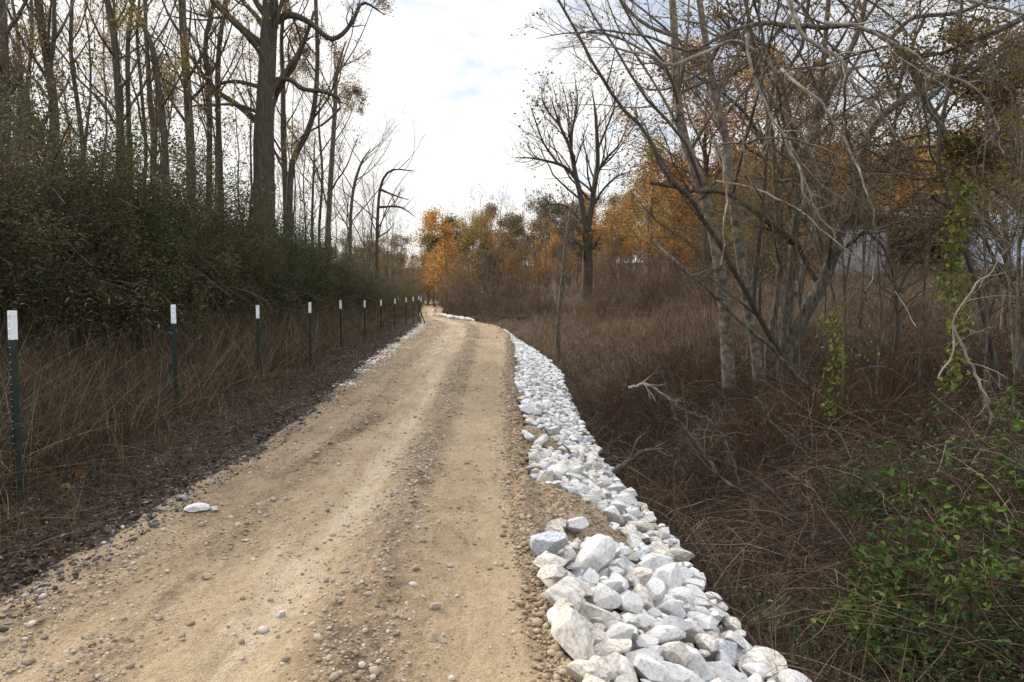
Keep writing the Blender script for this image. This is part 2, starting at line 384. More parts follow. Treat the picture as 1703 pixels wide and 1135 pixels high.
rng = np.random.default_rng(7)
ys = np.r_[np.linspace(-9, 1.5, 40)[:-1], np.geomspace(1.5, 900, 560)]
sx = np.linspace(-1, 1, 520)
sx = np.sign(sx) * (0.55 * np.abs(sx) + 0.45 * np.abs(sx) ** 2.2)
wy = 4.5 + 1.35 * np.maximum(ys, 0) + np.where(ys < 0, -ys, 0) * .5
GX = sx[None, :] * wy[:, None]; GY = np.repeat(ys[:, None], len(sx), 1)
GZ = H(GX, GY) + .035 * fbm(GX * 6, GY * 6, 3, 21) * (1 - ss(GY, 20, 40))
idx = np.arange(GX.size).reshape(GX.shape)
q = np.stack([idx[:-1, :-1], idx[:-1, 1:], idx[1:, 1:], idx[1:, :-1]], -1).reshape(-1, 4)
ground = build('ground', [(np.stack([GX, GY, GZ], -1).reshape(-1, 3), q, 0, 0.5)], M_GROUND)
tag(ground, kind='structure')

# road sheet
ysr = np.r_[np.linspace(-8, 1.2, 60)[:-1], np.geomspace(1.2, 150, 1900)]
sr = np.linspace(0, 1, 330)
RXL = XL(ysr) - 0.25 - .12 * fbm(ysr * 2, ysr * 0, 4, 31); RXR = XR(ysr) + 0.10 + .16 * fbm(ysr * 2.3, ysr * 0 + 7, 4, 32)
RX = RXL[:, None] + (RXR - RXL)[:, None] * sr[None, :]; RY = np.repeat(ysr[:, None], len(sr), 1)
S = np.repeat(sr[None, :], len(ysr), 0)
lon = .7 * fbm(RX * 3.0, RY * .25, 4, 41) + .5 * fbm(RX * 13.0, RY * .6, 3, 53)                      # streaks running with the road
Sm = S + .03 * fbm(RY * .35, RY * 0, 3, 42)
def band(c, w): return np.exp(-((Sm - c) / w) ** 2)
wob = .012 * fbm(RY * .8, RY * 0 + 3, 3, 54)
def groove(c, w): return np.exp(-((S + wob - c) / w) ** 4) * ss(fbm(RY * .45, RY * 0 + 40 * c, 3, 55), -.18, .0)
wob = wob * .3
grv = .35 * groove(.205, .016) + .9 * np.clip(2.2 * fbm(S * 42 + 1.5 * wob, RY * .33, 3, 58, .6), 0, .8) * (.35 + .65 * ss(fbm(S * 4, RY * .3, 2, 59), -.1, .15))
loose = np.clip(.55 * band(.30, .06) + .85 * band(.665, .06) + .5 * band(.12, .06) + .5 * band(.97, .03) + .9 * lon + .5 * fbm(RX * 1.3, RY * .8, 3, 43) + .1, 0, 1)
pale = np.clip(1.1 * band(.53, .05) * (0.6 + 1.2 * fbm(RX, RY * .6, 3, 44)) + .5 * band(.40, .08) * ss(RY, 8, 20) + .25 * ss(RY, 9, 22) + .5 * fbm(RX * 2, RY * .5, 4, 45), 0, 1)
rz = 0.02 * (1 - (2 * S - 1) ** 2) - .022 * band(.53, .05) - .025 * band(.20, .05) - .02 * band(.84, .08) + .018 * band(.66, .04) + .015 * band(.32, .05)
fade = 1 - .8 * ss(RY, 12, 40)
loose = np.clip(loose * (.75 + 1.3 * fbm(RX * 9, RY * 5, 4, 51, .65)), 0, 1)
rz = rz + .03 * fbm(RX * 1.2, RY * 1.2, 3, 46) + fade * (.045 * fbm(RX * 6, RY * 5, 5, 47, .62) * (.4 + loose) + .042 * (fbm(RX * 22, RY * 20, 3, 48, .65)) * (.22 + loose))
rz = rz - .016 * grv * fade
rz = rz + .03 * ss(Sm, .585, .61) * ss(Sm, .74, .66) - .012 * ss(Sm, .46, .49) * ss(Sm, .60, .58)
rz = rz + .022 * ss(Sm, .25, .27) * ss(Sm, .36, .31)
# tyre tread prints on the left lane
a0 = G(455, 800); a1 = G(640, 690); td = (a1 - a0)[:2]; tl = np.linalg.norm(td); td = td / tl
al = (RX - a0[0]) * td[0] + (RY - a0[1]) * td[1]; ac = (RX - a0[0]) * -td[1] + (RY - a0[1]) * td[0]
tread = ss(al, -.1, .3) * ss(al, tl + .3, tl - .4) * np.exp(-(ac / .13) ** 4)
rz = rz + tread * (.02 * np.sin(al * 2 * math.pi / .115 + ac * 7) - .03)
rz = rz - .09 * (ss(S, .035, 0)) - .09 * ss(S, .975, 1)
tone = np.clip(.47 + .30 * pale - .26 * loose - .16 * grv + .14 * (fbm(RX * 40, RY * 30, 2, 60)) + .5 * np.maximum(fbm(RX * 5, RY * 1.0, 4, 56, .65), 0) * ss(S, .38, .44) * ss(S, .62, .56) + .30 * fbm(RX * 2.2, RY * 1.4, 3, 49) + .34 * fbm(RX * 14, RY * 9, 4, 52, .65) - .22 * ss(S, .07, 0) - .15 * tread + .25 * ss(S, .12, .02) * fbm(RX * 5, RY * 5, 2, 50), 0, 1)
idx = np.arange(RX.size).reshape(RX.shape)
q = np.stack([idx[:-1, :-1], idx[:-1, 1:], idx[1:, 1:], idx[1:, :-1]], -1).reshape(-1, 4)
road = build('road', [(np.stack([RX, RY, rz], -1).reshape(-1, 3), q, 0, tone.ravel())], M_ROAD)
tag(road, kind='structure')
def road_z(x, y):
    j = int(np.clip(np.searchsorted(ysr, y), 1, len(ysr) - 1))
    s = (x - RXL[j]) / (RXR[j] - RXL[j])
    return float(np.interp(s, sr, rz[j])) if 0 < s < 1 else None
def road_z_v(x, y):
    j = np.clip(np.searchsorted(ysr, y), 1, len(ysr) - 1)
    s = (x - RXL[j]) / (RXR[j] - RXL[j])
    k = np.clip((s * (len(sr) - 1)).astype(int), 0, len(sr) - 1)
    return np.where((s > 0) & (s < 1), rz[j, k], -99)
def surf(x, y):
    return np.maximum(H(x, y), road_z_v(x, y))

# ------------------------------------------------------------------ stones
import bmesh
def ico(sub):
    bm = bmesh.new(); bmesh.ops.create_icosphere(bm, subdivisions=sub, radius=1)
    v = np.array([p.co[:] for p in bm.verts]); f = np.array([[q_.index for q_ in fc.verts] for fc in bm.faces]); bm.free()
    return v, f
ICO = {s: ico(s) for s in (1, 2, 3, 5)}
def rock_shape(sub, rng, cuts=13, lo=.52, hi=.86, noise=.05):
    v, f = ICO[sub]; v = v.copy()
    n = norm(rng.normal(size=(cuts, 3)))
    for k in range(cuts):
        d = rng.uniform(lo, lo + .16) if k < 6 else rng.uniform(lo + .16, hi)
        s = v @ n[k] - d
        v = v - np.maximum(s, 0)[:, None] * n[k] * 0.985
    a = fbm(v[:, 0] * 2.2 + 9 + v[:, 2], v[:, 1] * 2.2 + v[:, 2] * 1.7, 4, int(rng.integers(1e6)), .6)
    v = v * (1 + noise * 3 * a)[:, None]
    v = v - (v.max(0) + v.min(0)) / 2
    return v / (v.max(0) - v.min(0)) * 2, f      # unit half extents
small_shapes = [rock_shape(1, rng, 5, .6, .9, .08) for _ in range(8)]
small_shapes2 = [rock_shape(2, rng, 7, .6, .9, .06) for _ in range(8)]
def scatter_stones(name, x, y, z, size, mats, rng, detail=1, sink=.3, parent=None, matidx=None):
    shp = small_shapes if detail == 1 else small_shapes2
    ch = []
    k = rng.integers(0, len(shp), len(x)); yaw = rng.uniform(0, 6.28, len(x)); asp = rng.uniform(.6, 1.0, (len(x), 3)) * [1, 1, .75]
    rn = rng.random(len(x))
    mi = np.zeros(len(x), int) if matidx is None else matidx
    for s in range(len(shp)):
        for m_ in np.unique(mi):
            m = (k == s) & (mi == m_)
            if not m.any(): continue
            v, f = shp[s]; c, sn = np.cos(yaw[m]), np.sin(yaw[m])
            vv = v[None] * (asp[m] * size[m, None] * .5)[:, None, :]
            X = vv[..., 0] * c[:, None] - vv[..., 1] * sn[:, None]; Y = vv[..., 0] * sn[:, None] + vv[..., 1] * c[:, None]
            Z = vv[..., 2] + .2 * vv[..., 0]
            W = np.stack([X + x[m, None], Y + y[m, None], Z + (z[m] + size[m] * (.35 - sink))[:, None]], -1)
            n_ = m.sum(); fi = (f[None] + (np.arange(n_) * len(v))[:, None, None]).reshape(-1, 3)
            ch.append((W.reshape(-1, 3), fi, int(m_), np.repeat(rn[m], len(v))))
    return build(name, ch, mats, parent)

# loose gravel pressed into the road
N = 80000
y = np.exp(rng.uniform(math.log(1.6), math.log(38), N)); s = rng.random(N)
s = np.where(rng.random(N) < .68, np.clip(rng.choice([.04, .14, .31, .66, .64, .68, .97], N) + rng.normal(size=N) * .045, -.03, 1.02), s)
x = XL(y) - .2 + (XR(y) - XL(y) + .25) * s
size = np.clip(rng.lognormal(math.log(.0076), .66, N), .004, .05) * np.where(s < .1, .8, 1) * (1 + .04 * y)
kk = rng.random(N) < np.clip(.55 + 2.6 * fbm(x * 1.6, y * 1.1, 3, 57), .10, 1); x, y, size = x[kk], y[kk], size[kk]
z = surf(x, y)
g = scatter_stones('gravel', x, y, z, size, [M_PEB], rng, 1, .27); tag(g, kind='stuff')
# left shoulder: grey gravel on dark soil
N = 12000
y = np.exp(rng.uniform(math.log(1.8), math.log(20), N)); x = XL(y) - np.abs(rng.normal(size=N)) * .55 + .1
size = np.clip(rng.lognormal(math.log(.012), .6, N), .005, .06)
g = scatter_stones('shoulder_gravel', x, y, surf(x, y), size, [M_SHG], rng, 1, .2); tag(g, kind='stuff')
# pale crushed stone spilled on the left road edge further on
N = 1500
y = rng.uniform(11.5, 36, N); x = XL(y) + rng.normal(size=N) * .13 + .0; kk = fbm(y * .5, y * 0, 3, 9) > -.08; y = y[kk]; x = x[kk]; N = len(x)
g = scatter_stones('edge_gravel', x, y, surf(x, y), np.clip(rng.lognormal(math.log(.038), .45, N), .015, .10), [M_ROCKD], rng, 2, .2); tag(g, kind='stuff')

# ---- sand mounds spilled over the rocks
def mound_h(x, y):
    h = np.full(np.shape(x), -9.0)
    for cx, cy, rx, ry, hh in MOUNDS:
        r = np.sqrt(((x - cx) / rx) ** 2 + ((y - cy) / ry) ** 2) + .7 * fbm(x * 4, y * 4, 4, 61)
        b = H(x, y) + hh * (1 - r ** 2) + .07 * fbm(x * 14, y * 14, 4, 62, .6)
        h = np.where(r < 1.05, np.maximum(h, b), h)
    return h
mlabels = ['large crumbly sand mound spilled over the rocks nearest the camera', 'low flattened sand spill between the rocks and the road, beyond the larger mound', 'smallest sandy hump at the rock edge farther up the road']
for mi, (cx, cy, rx, ry, hh) in enumerate(MOUNDS):
    gx, gy = np.meshgrid(np.linspace(-1.3, 1.3, 90) * rx + cx, np.linspace(-1.3, 1.3, 90) * ry + cy)
    r = np.sqrt(((gx - cx) / rx) ** 2 + ((gy - cy) / ry) ** 2) + .7 * fbm(gx * 4, gy * 4, 4, 61)
    gz = H(gx, gy) + np.where(r < 1.05, 1, .95) * hh * (1 - r ** 2) + .07 * fbm(gx * 14, gy * 14, 4, 62, .6) + .035 * fbm(gx * 45, gy * 45, 2, 63)
    idx = np.arange(gx.size).reshape(gx.shape)
    q = np.stack([idx[:-1, :-1], idx[:-1, 1:], idx[1:, 1:], idx[1:, :-1]], -1).reshape(-1, 4)
    rt = empty('sand_mound', (0, 0, 0)); tag(rt, mlabels[mi], 'sand mound')
    build('heaped_sand', [(np.stack([gx, gy, gz], -1).reshape(-1, 3), q, 0, .5 + fbm(gx * 5, gy * 5, 3, 64).ravel())], M_CLOD, rt)
    n = int(4500 * rx * ry / .2)
    a = rng.uniform(0, 6.28, n); rr_ = np.sqrt(rng.random(n)) * 1.0
    x = cx + np.cos(a) * rr_ * rx; y = cy + np.sin(a) * rr_ * ry
    o = scatter_stones('clods', x, y, np.maximum(mound_h(x, y), H(x, y)), np.clip(rng.lognormal(math.log(.011), .6, n), .005, .055), [M_CLOD], rng, 1, .25, rt); tag(o, kind='stuff')
# crumbly road edge
N = 20000
y = np.exp(rng.uniform(math.log(1.8), math.log(24), N)); x = XR(y) + .07 + rng.normal(size=N) * .09
o = scatter_stones('crumbled_soil', x, y, surf(x, y) + .004, np.clip(rng.lognormal(math.log(.012), .6, N), .005, .06) * (1 + .02 * y), [M_CLOD, M_PEB], rng, 1, .2, None, (rng.random(N) < .12).astype(int)); tag(o, kind='stuff')

# ---- riprap: rocks dropped one by one on a height map
cell = .02
gx0, gy0, gx1, gy1 = -6.0, 1.3, 2.4, 46.0
hx = np.arange(gx0, gx1, cell); hy = np.arange(gy0, gy1, cell)
HXX, HYY = np.meshgrid(hx, hy)
base_h = H(HXX, HYY)
hm = np.maximum(np.maximum(base_h, mound_h(HXX, HYY)), np.where(HXX < XR(HYY) + .06, .0, -9))
base0 = base_h.copy()
rocks = []
def try_drop(cands, a, b, c, yaw):
    best = None
    ca, sa = math.cos(yaw), math.sin(yaw); R_ = max(a, b); n = int(R_ / cell) + 1
    for (x, y) in cands:
        i = int((x - gx0) / cell); j = int((y - gy0) / cell)
        if i - n < 0 or j - n < 0 or i + n >= len(hx) or j + n >= len(hy): continue
        dx = hx[i - n:i + n + 1] - x; dy = hy[j - n:j + n + 1] - y
        DX, DY = np.meshgrid(dx, dy)
        e = ((DX * ca + DY * sa) / a) ** 2 + ((-DX * sa + DY * ca) / b) ** 2
        m = e < 1
        prof = c * np.power(np.clip(1 - e, 0, 1), .38)
        sub = hm[j - n:j + n + 1, i - n:i + n + 1]
        zc = (sub + prof * .92)[m].max()
        rel = zc - base0[j, i]
        if best is None or rel < best[0]: best = (rel, x, y, zc, i, j, n, m, prof)
    return best
phases = [(.118, .09, 240), (.088, .062, 1250), (.060, .044, 2200), (.042, .030, 1800)]
for (rmax, rmin_, cnt) in phases:
    for k in range(cnt):
        far = rng.random()
        c_n = 14; cands = []
        yb = float(np.exp(rng.uniform(math.log(1.6), math.log(44)))) if rng.random() < .62 else rng.uniform(1.6, 44)
        if rmax > .1 and yb > 12: continue
        if rmax < .05 and yb > 9: continue
        for _ in range(c_n):
            y_ = float(np.clip(yb + rng.normal() * .25 * (1 + yb * .06), 1.7, 44)); w = float(rockw(y_)); 
            e_ = float(np.interp(y_, [2, 4, 6, 30], [.04, .10, .17, .17])) + .3 * float(fbm(y_ * 1.3, 3.3, 3, 77)); x_ = float(XR(y_)) + e_ + (w + .10 - e_ + .22 * float(fbm(y_ * 1.1, 8.3, 3, 78))) * rng.random()
            if mound_h(np.array(x_), np.array(y_)) > -5 and rng.random() < .93: continue
            cands.append((x_, y_))
        if not cands: continue
        rr_ = rng.uniform(rmin_, rmax) * (1.15 if rmax > .1 and yb < 4.5 else 1)
        a, b, c = rr_ * rng.uniform(.95, 1.3), rr_ * rng.uniform(.68, .95), rr_ * rng.uniform(.5, .78)
        yaw = rng.uniform(0, math.pi)
        bst = try_drop(cands, a, b, c, yaw)
        if bst is None: continue
        rel, x_, y_, zc, i, j, n, m, prof = bst
        if rel > (.23 if rmax > .1 else .18 if rmax > .07 else .15): continue
        zc -= .06 * c
        sub = hm[j - n:j + n + 1, i - n:i + n + 1]
        sub[m] = np.maximum(sub[m], (zc + prof * .8)[m])
        rocks.append((x_, y_, zc, a, b, c, yaw))
rocks = np.array(rocks)
# slope-following tilt
shapes_hi = [rock_shape(5, rng, int(rng.integers(9, 17)), rng.uniform(.42, .52), rng.uniform(.78, .86), rng.uniform(.015, .035)) for _ in range(16)]
shapes_lo = [rock_shape(3, rng, 12, .45, .80, .02) for _ in range(14)]
dist = np.hypot(rocks[:, 0], rocks[:, 1]); seen = rocks[:, 3] / dist
inframe = np.abs(rocks[:, 0] / rocks[:, 1]) < .80
inframe &= (rocks[:, 2] - EYE) / rocks[:, 1] > -.66
# rocks buried under others show nothing
def exposed(r):
    i = int((r[0] - gx0) / cell); j = int((r[1] - gy0) / cell)
    return hm[j, i] < r[2] + r[5] * 1.15
vis = np.array([exposed(r) for r in rocks])
order = np.argsort(-(seen * np.where(inframe, 1, .01) * np.where(vis, 1, .05)))
solo = order[:300]; rest = order[300:]
proto = []
for k, (v, f) in enumerate(shapes_hi):
    me_o = build('limestone_rock', [(v, f, 0, .5)], M_ROCK); proto.append(me_o.data); bpy.data.objects.remove(me_o)
protoB = []
for k in range(8):
    m2 = proto[k].copy(); m2.materials[0] = M_ROCKB; protoB.append(m2)
protoD = []
for k in range(8, 16):
    m2 = proto[k].copy(); m2.materials[0] = M_ROCKD; protoD.append(m2)
def rock_label(x, y, u, a, kind, w):
    size = 'big' if a > .105 else ('mid-sized' if a > .075 else 'small')
    tone_ = {'w': 'white', 'b': 'blue-grey', 'd': 'dusty cream'}[kind]
    side = 'on the road side' if u < w * .36 else ('down by the ditch' if u > w * .72 else 'in the middle')
    if y < 2.9: zone = 'of the heap at the photo bottom'
    elif y < 3.8: zone = 'of the wide foreground heap'
    elif y < 4.75: zone = 'of the heap before the large sand mound'
    elif y < 5.7: zone = 'beside the large sand mound'
    elif y < 7.4: zone = 'just beyond the large sand mound'
    elif y < 9.2: zone = 'beside the low sand spill'
    elif y < 14: zone = 'beyond the sand spills'
    else: zone = 'of the far strip along the bend'
    return '%s %s rock %s %s' % (size, tone_, side, zone)
for n_, k in enumerate(solo):
    x_, y_, zc, a, b, c, yaw = rocks[k]
    kd = rng.random(); i = int(rng.integers(0, 16))
    u = x_ - float(XR(y_)); w = float(rockw(y_))
    if kd < .06: data = protoB[i % 8]; kk = 'b'
    elif kd < .32 or u < .3: data = protoD[i % 8]; kk = 'd'
    else: data = proto[i]; kk = 'w'
    o = bpy.data.objects.new('limestone_rock', data); COL.objects.link(o)
    o.location = (x_, y_, zc); o.scale = (a * 1.07, b * 1.07, c * 1.12)
    o.rotation_euler = (rng.normal() * .32, .20 + rng.normal() * .32, yaw)
    tag(o, rock_label(x_, y_, u, a, kk, w), 'rock', 'white limestone rocks heaped along the right road edge')
# the remaining rocks
def merged(name, sel, shp, mats):
    ch = []
    for k in sel:
        x_, y_, zc, a, b, c, yaw = rocks[k]
        v, f = shp[int(rng.integers(len(shp)))]
        R3 = np.array(Euler((rng.normal() * .15, .2 + rng.normal() * .15, yaw)).to_matrix())
        ch.append(((v * [a * 1.08, b * 1.08, c * 1.12]) @ R3.T + [x_, y_, zc], f, int(rng.choice([0, 0, 0, 1, 2])), .5))
    return build(name, ch, mats)
o = merged('distant_riprap', rest, shapes_lo, [M_ROCK, M_ROCKB, M_ROCKD]); tag(o, kind='stuff')
# stones along the far crest of the road
N = 260
t = rng.random(N); y = rng.uniform(38, 47, N); x = XR(y) + rng.normal(size=N) * .25 + .2
o = scatter_stones('crest_rubble', x, y, surf(x, y) + .05, rng.uniform(.14, .3, N), [M_ROCK], rng, 2, .1); tag(o, kind='stuff')
# single loose stones
def stone(name, px, py, wpx, lab, m, flat=.6, i=0):
    g = G(px, py); sc = wpx / F * g[1] / 2
    md = proto[i].copy(); md.materials[0] = m
    o = bpy.data.objects.new(name, md); COL.objects.link(o)
    z0 = float(surf(np.array([g[0]]), np.array([g[1]]))[0])
    o.location = (g[0], g[1], z0 + sc * flat * .45); o.scale = (sc, sc * .8, sc * flat)
    o.rotation_euler = (.1, .1, i * 1.3)
    tag(o, lab, 'stone')
stone('loose_stone', 325, 853, 40, 'flat whitish stone lying alone at the left road edge', M_ROCK, .4, 1)
stone('loose_stone', 355, 849, 15, 'small white stone right beside the flat whitish stone on the left edge', M_ROCK, .8, 2)
stone('loose_stone', 723, 1016, 20, 'rounded pale stone in the loose strip in mid road', M_PEB, .8, 3)
stone('loose_stone', 664, 1032, 18, 'brown-grey stone half sunk in the loose strip in mid road', M_PEB, .8, 4)
stone('loose_stone', 720, 1066, 18, 'upright grey stone on the road, lowest of the strip stones', M_PEB, 1.0, 5)
stone('loose_stone', 345, 969, 19, 'rounded grey stone in the left wheel track', M_PEB, .7, 6)
stone('loose_stone', 467, 1022, 16, 'white stone alone left of the pale wheel track', M_ROCK, .8, 7)
stone('loose_stone', 692, 954, 15, 'grey stone on the loose strip, above the rounded pale stone', M_PEB, .8, 8)
stone('loose_stone', 718, 895, 13, 'flat oval stone right of the loose strip in mid road', M_PEB, .5, 9)

# ------------------------------------------------------------------ fence posts
def t_post(hgt):
    rt = empty('fence_post', (0, 0, 0))
    prof = np.array([(-.023, -.004), (.023, -.004), (.023, .004), (.004, .004), (.004, .040), (-.004, .040), (-.004, .004), (-.023, .004)])
    def ext(z0, z1, g):
        c = prof.mean(0); p = prof + np.sign(prof - [0, .0]) * g
        lo = np.c_[p, np.full(8, z0)]; hi = np.c_[p, np.full(8, z1)]
        V = np.r_[lo, hi]; f = [[k, (k + 1) % 8, 8 + (k + 1) % 8, 8 + k] for k in range(8)]
        caps = [[0, 3, 2, 1], [0, 7, 4, 3], [7, 6, 5, 4], [8, 9, 10, 11], [8, 11, 12, 15], [12, 13, 14, 15]]
        return (V, np.array(f + caps), 0, .5)
    def studs(z0, z1):
        ch = []; z = z0
        while z < z1:
            w, h, d = .006, .008, .007
            b = np.array([(-w, -.004, -h), (w, -.004, -h), (w, -.004, h), (-w, -.004, h), (-w * .6, -.004 - d, -h * .6), (w * .6, -.004 - d, -h * .6), (w * .6, -.004 - d, h * .6), (-w * .6, -.004 - d, h * .6)]) + [0, 0, z]
            ch.append((b, np.array([[4, 5, 6, 7], [0, 1, 5, 4], [1, 2, 6, 5], [2, 3, 7, 6], [3, 0, 4, 7]]), 0, .5)); z += .054
        return ch
    build('shaft', [ext(-.35, hgt - .004, 0)] + studs(.1, hgt - .22), M_POSTG, rt, False)
    st = studs(hgt - .19, hgt - .01)
    for i, s_ in enumerate(st): s_[0][:, 1] -= .0025
    build('white_tip', [ext(hgt - .21, hgt, .0025)] + st, M_POSTW, rt, False)
    return rt
post_px = [(28, 840, 15, 517, 0), (295, 715, 285, 507, 0), (430, 648, 428, 508, 0), (516, 617, 515, 503, 0), (568, 590, 567, 500, 0), (607, 572, 607, 500, 0), (634, 560, 635, 499, 0), (656, 551, 658, 497, 0), (675, 544, 676, 495, 0), (687, 541, 688, 494, 0), (700, 538, 700, 495, 0)]
ord_ = ['nearest white-tipped green post, at the left edge of the photo', 'second white-tipped post from the camera, in tall dead grass', 'third white-tipped post of the fence row', 'fourth white-tipped post of the fence row', 'fifth white-tipped post of the fence row', 'sixth white-tipped post of the fence row', 'seventh white-tipped post of the fence row', 'eighth white-tipped post of the fence row', 'ninth white-tipped post, close before the end of the row', 'tenth white-tipped post, just left of the corner post', 'corner post at the road end of the row, with a leaning brace']
pp = t_post(1.45)
for k, (bx, by, tx, ty, _) in enumerate(post_px):
    o = pp if k == 0 else copy_tree(pp)
    g = G(bx, by, 0.05); Y = g[1]
    hz = float(H(g[0], Y)); top = P(tx, ty, Y)
    o.location = (g[0], Y, top[2] - 1.45)
    o.rotation_euler = (rng.normal() * .02, (top[0] - g[0]) / 1.45 * .6 + rng.normal() * .006, -math.atan2(g[0], Y) * -.6 + rng.normal() * .15)
    tag(o, ord_[k], 'fence post', 'steel fence posts along the left side of the road')
far_posts = [(663, 493, 42), (648, 492, 46), (643, 493, 52), (641, 496, 40), (628, 494, 50), (618, 495, 58), (612, 495, 62), (696, 493, 38)]
for k, (tx, ty, Y) in enumerate(far_posts):
    o = copy_tree(pp); top = P(tx, ty, Y)
    o.location = (top[0], Y, top[2] - 1.45); o.rotation_euler = (0, rng.normal() * .02, rng.normal() * .2)
    tag(o, 'tiny far white-tipped post in the field beyond the fence row' if k < 7 else 'far post peeping just behind the corner post', 'fence post', 'far fence posts in the field')
# leaning brace
bt = P(694, 503, 33.0); bb = G(707, 539)
br = build('brace_rod', [tubes(np.array([[bt, (bt + bb) / 2, bb]]), np.full((1, 3), .03), 6)], M_POSTG)
tag(br, 'dark green brace leaning against the corner post by the road', 'fence brace')

# ------------------------------------------------------------------ grass and low cover
def blades(name, x, y, L, Wd, lean, bendf, M, rng, K=4, zoff=-.02, kind='stuff', extra=None, rnd=None):
    n = len(x)
    base = np.stack([x, y, surf(x, y) + zoff], 1)
    a = rng.uniform(0, 6.28, n); ln = np.abs(rng.normal(size=n)) * lean
    d = norm(np.stack([np.cos(a) * ln, np.sin(a) * ln, np.ones(n)], 1))
    bd = np.stack([np.cos(a + rng.normal(size=n) * .7), np.sin(a + rng.normal(size=n) * .7), -rng.uniform(.2, 1, n)], 1) * (rng.random(n) * bendf)[:, None]
    return ribbons(base, d, L, Wd, bd, K, rng, 0, rnd)
# tall dead grass behind the fence (left)
N = 80000
y = np.exp(rng.uniform(math.log(1.8), math.log(60), N)); v = .25 + 7.6 * rng.random(N) ** .8
x = XL(y) - v
clump = fbm(x * .9, y * .9, 3, 71) + .5
L = (.12 + 1.1 * ss(v, .65, 1.7)) * rng.uniform(.45, 1.1, N) * (.75 + .5 * clump)
keep = rng.random(N) < (.35 + clump) * (.5 + .5 * ss(v, .6, 1.1))
x, y, L, v = x[keep], y[keep], L[keep], v[keep]; n = len(x)
ch = [blades('', x, y, L, rng.uniform(.0025, .006, n) * (1 + .10 * y), .35, .55, M_DGRASS, rng, 4)]
# crooked stems, leaning every way
N = 26000
y = np.exp(rng.uniform(math.log(2.2), math.log(34), N)); x = XL(y) - 1.25 - 6 * rng.random(N)
N2 = 20000; y2 = np.exp(rng.uniform(math.log(1.8), math.log(26), N2)); x2 = XL(y2) - .35 - 1.3 * rng.random(N2) ** .8
ch.append(blades('', x2, y2, rng.uniform(.08, .35, N2), rng.uniform(.002, .004, N2) * (1 + .08 * y2), 3.0, .4, M_DGRASS, rng, 3, zoff=.015))
ch.append(blades('', x, y, rng.uniform(.5, 1.35, N), rng.uniform(.003, .0065, N) * (1 + .05 * y), .9, .9, M_DGRASS, rng, 6, rnd=rng.random(N) ** .55))
dg = build('dead_grass', ch, M_DGRASS, None, False); tag(dg, kind='stuff')
# foxtail seed heads
N = 1100
y = np.exp(rng.uniform(math.log(3), math.log(30), N)); x = XL(y) - 1.4 - 5.5 * rng.random(N)
h = rng.uniform(.8, 1.55, N)
base = np.stack([x, y, surf(x, y)], 1); a = rng.uniform(0, 6.28, N)
d = norm(np.stack([np.cos(a) * .15, np.sin(a) * .15, np.ones(N)], 1))
st = ribbons(base, d, h, np.full(N, .003) * (1 + .06 * y), np.zeros((N, 3)), 3, rng, 0)
tip = base + d * h[:, None]
hd = ribbons(tip, norm(np.stack([np.cos(a), np.sin(a), np.full(N, .8)], 1)), rng.uniform(.07, .13, N), rng.uniform(.014, .022, N) * (1 + .02 * y), np.stack([np.cos(a) * .2, np.sin(a) * .2, np.full(N, -1.1)], 1), 5, rng, 1, None, 1, False)
fx = build('foxtail_grass', [st, hd], [M_DGRASS, M_SEED], None, False); tag(fx, kind='stuff')
# russet grass on the right-hand slope
N = 110000
y = np.exp(rng.uniform(math.log(7.5), math.log(75), N)); lat = rng.random(N)
x = XR(y) + rockw(y) + .55 + lat ** 1.15 * (4 + y * .95)
cl = fbm(x * .7, y * .7, 3, 81) + .5
keep = rng.random(N) < .2 + 1.1 * cl
x, y, cl = x[keep], y[keep], cl[keep]; n = len(x)
L = rng.uniform(.25, .75, n) * (.6 + .8 * cl) * (1 + .4 * ss(y, 14, 30))
rg = build('russet_grass', [blades('', x, y, L, rng.uniform(.003, .006, n) * (1 + .12 * y), .45, .8, M_RGRASS, rng, 3, rnd=np.clip(rng.random(n) ** 1.3 * .75 + .45 * ss(y, 11, 26) + .35 * fbm(x * .5, y * .35, 3, 82), 0, 1))], M_RGRASS, None, False)
tag(rg, kind='stuff')
# tangled low stems beside the ditch, near right
N = 70000
y = np.exp(rng.uniform(math.log(1.8), math.log(15), N)); x = XR(y) + rockw(y) + .05 + rng.random(N) ** 1.1 * (3 + y * .8)
L = rng.uniform(.12, .6, N)
tg = build('tangled_stems', [blades('', x, y, L, rng.uniform(.0018, .0045, N) * (1 + .05 * y), 1.3, 1.0, M_TWIG, rng, 5, zoff=.02, rnd=rng.random(N) ** 1.6)], M_TWIG, None, False)
tag(tg, kind='stuff')
# green lawn glimpse at far right
N = 16000
x = rng.uniform(13.5, 30, N); y = rng.uniform(17, 34, N)
lw = build('lawn_grass', [blades('', x, y, rng.uniform(.06, .16, N), np.full(N, .03), .5, .4, M_LAWN, rng, 2)], M_LAWN, None, False); tag(lw, kind='stuff')
# leaf litter
N = 42000
y = np.exp(rng.uniform(math.log(1.7), math.log(30), N)); right = rng.random(N) < .65
x = np.where(right, XR(y) + rockw(y) - .1 + rng.random(N) * (3.5 + y * .6), XL(y) - .15 - rng.random(N) ** 1.3 * 4)
pos = np.stack([x, y, surf(x, y) + rng.uniform(0, .05, N) + .005], 1)
lt = build('leaf_litter', [leaves(pos, rng.uniform(.02, .055, N), rng, 0, rng.random(N) ** 1.4, .6, up=2.5, simple=False, fold=.3, direc=norm(rng.normal(size=(N, 3)) * [1, 1, .25]))], M_LITTER, None, False); tag(lt, kind='stuff')
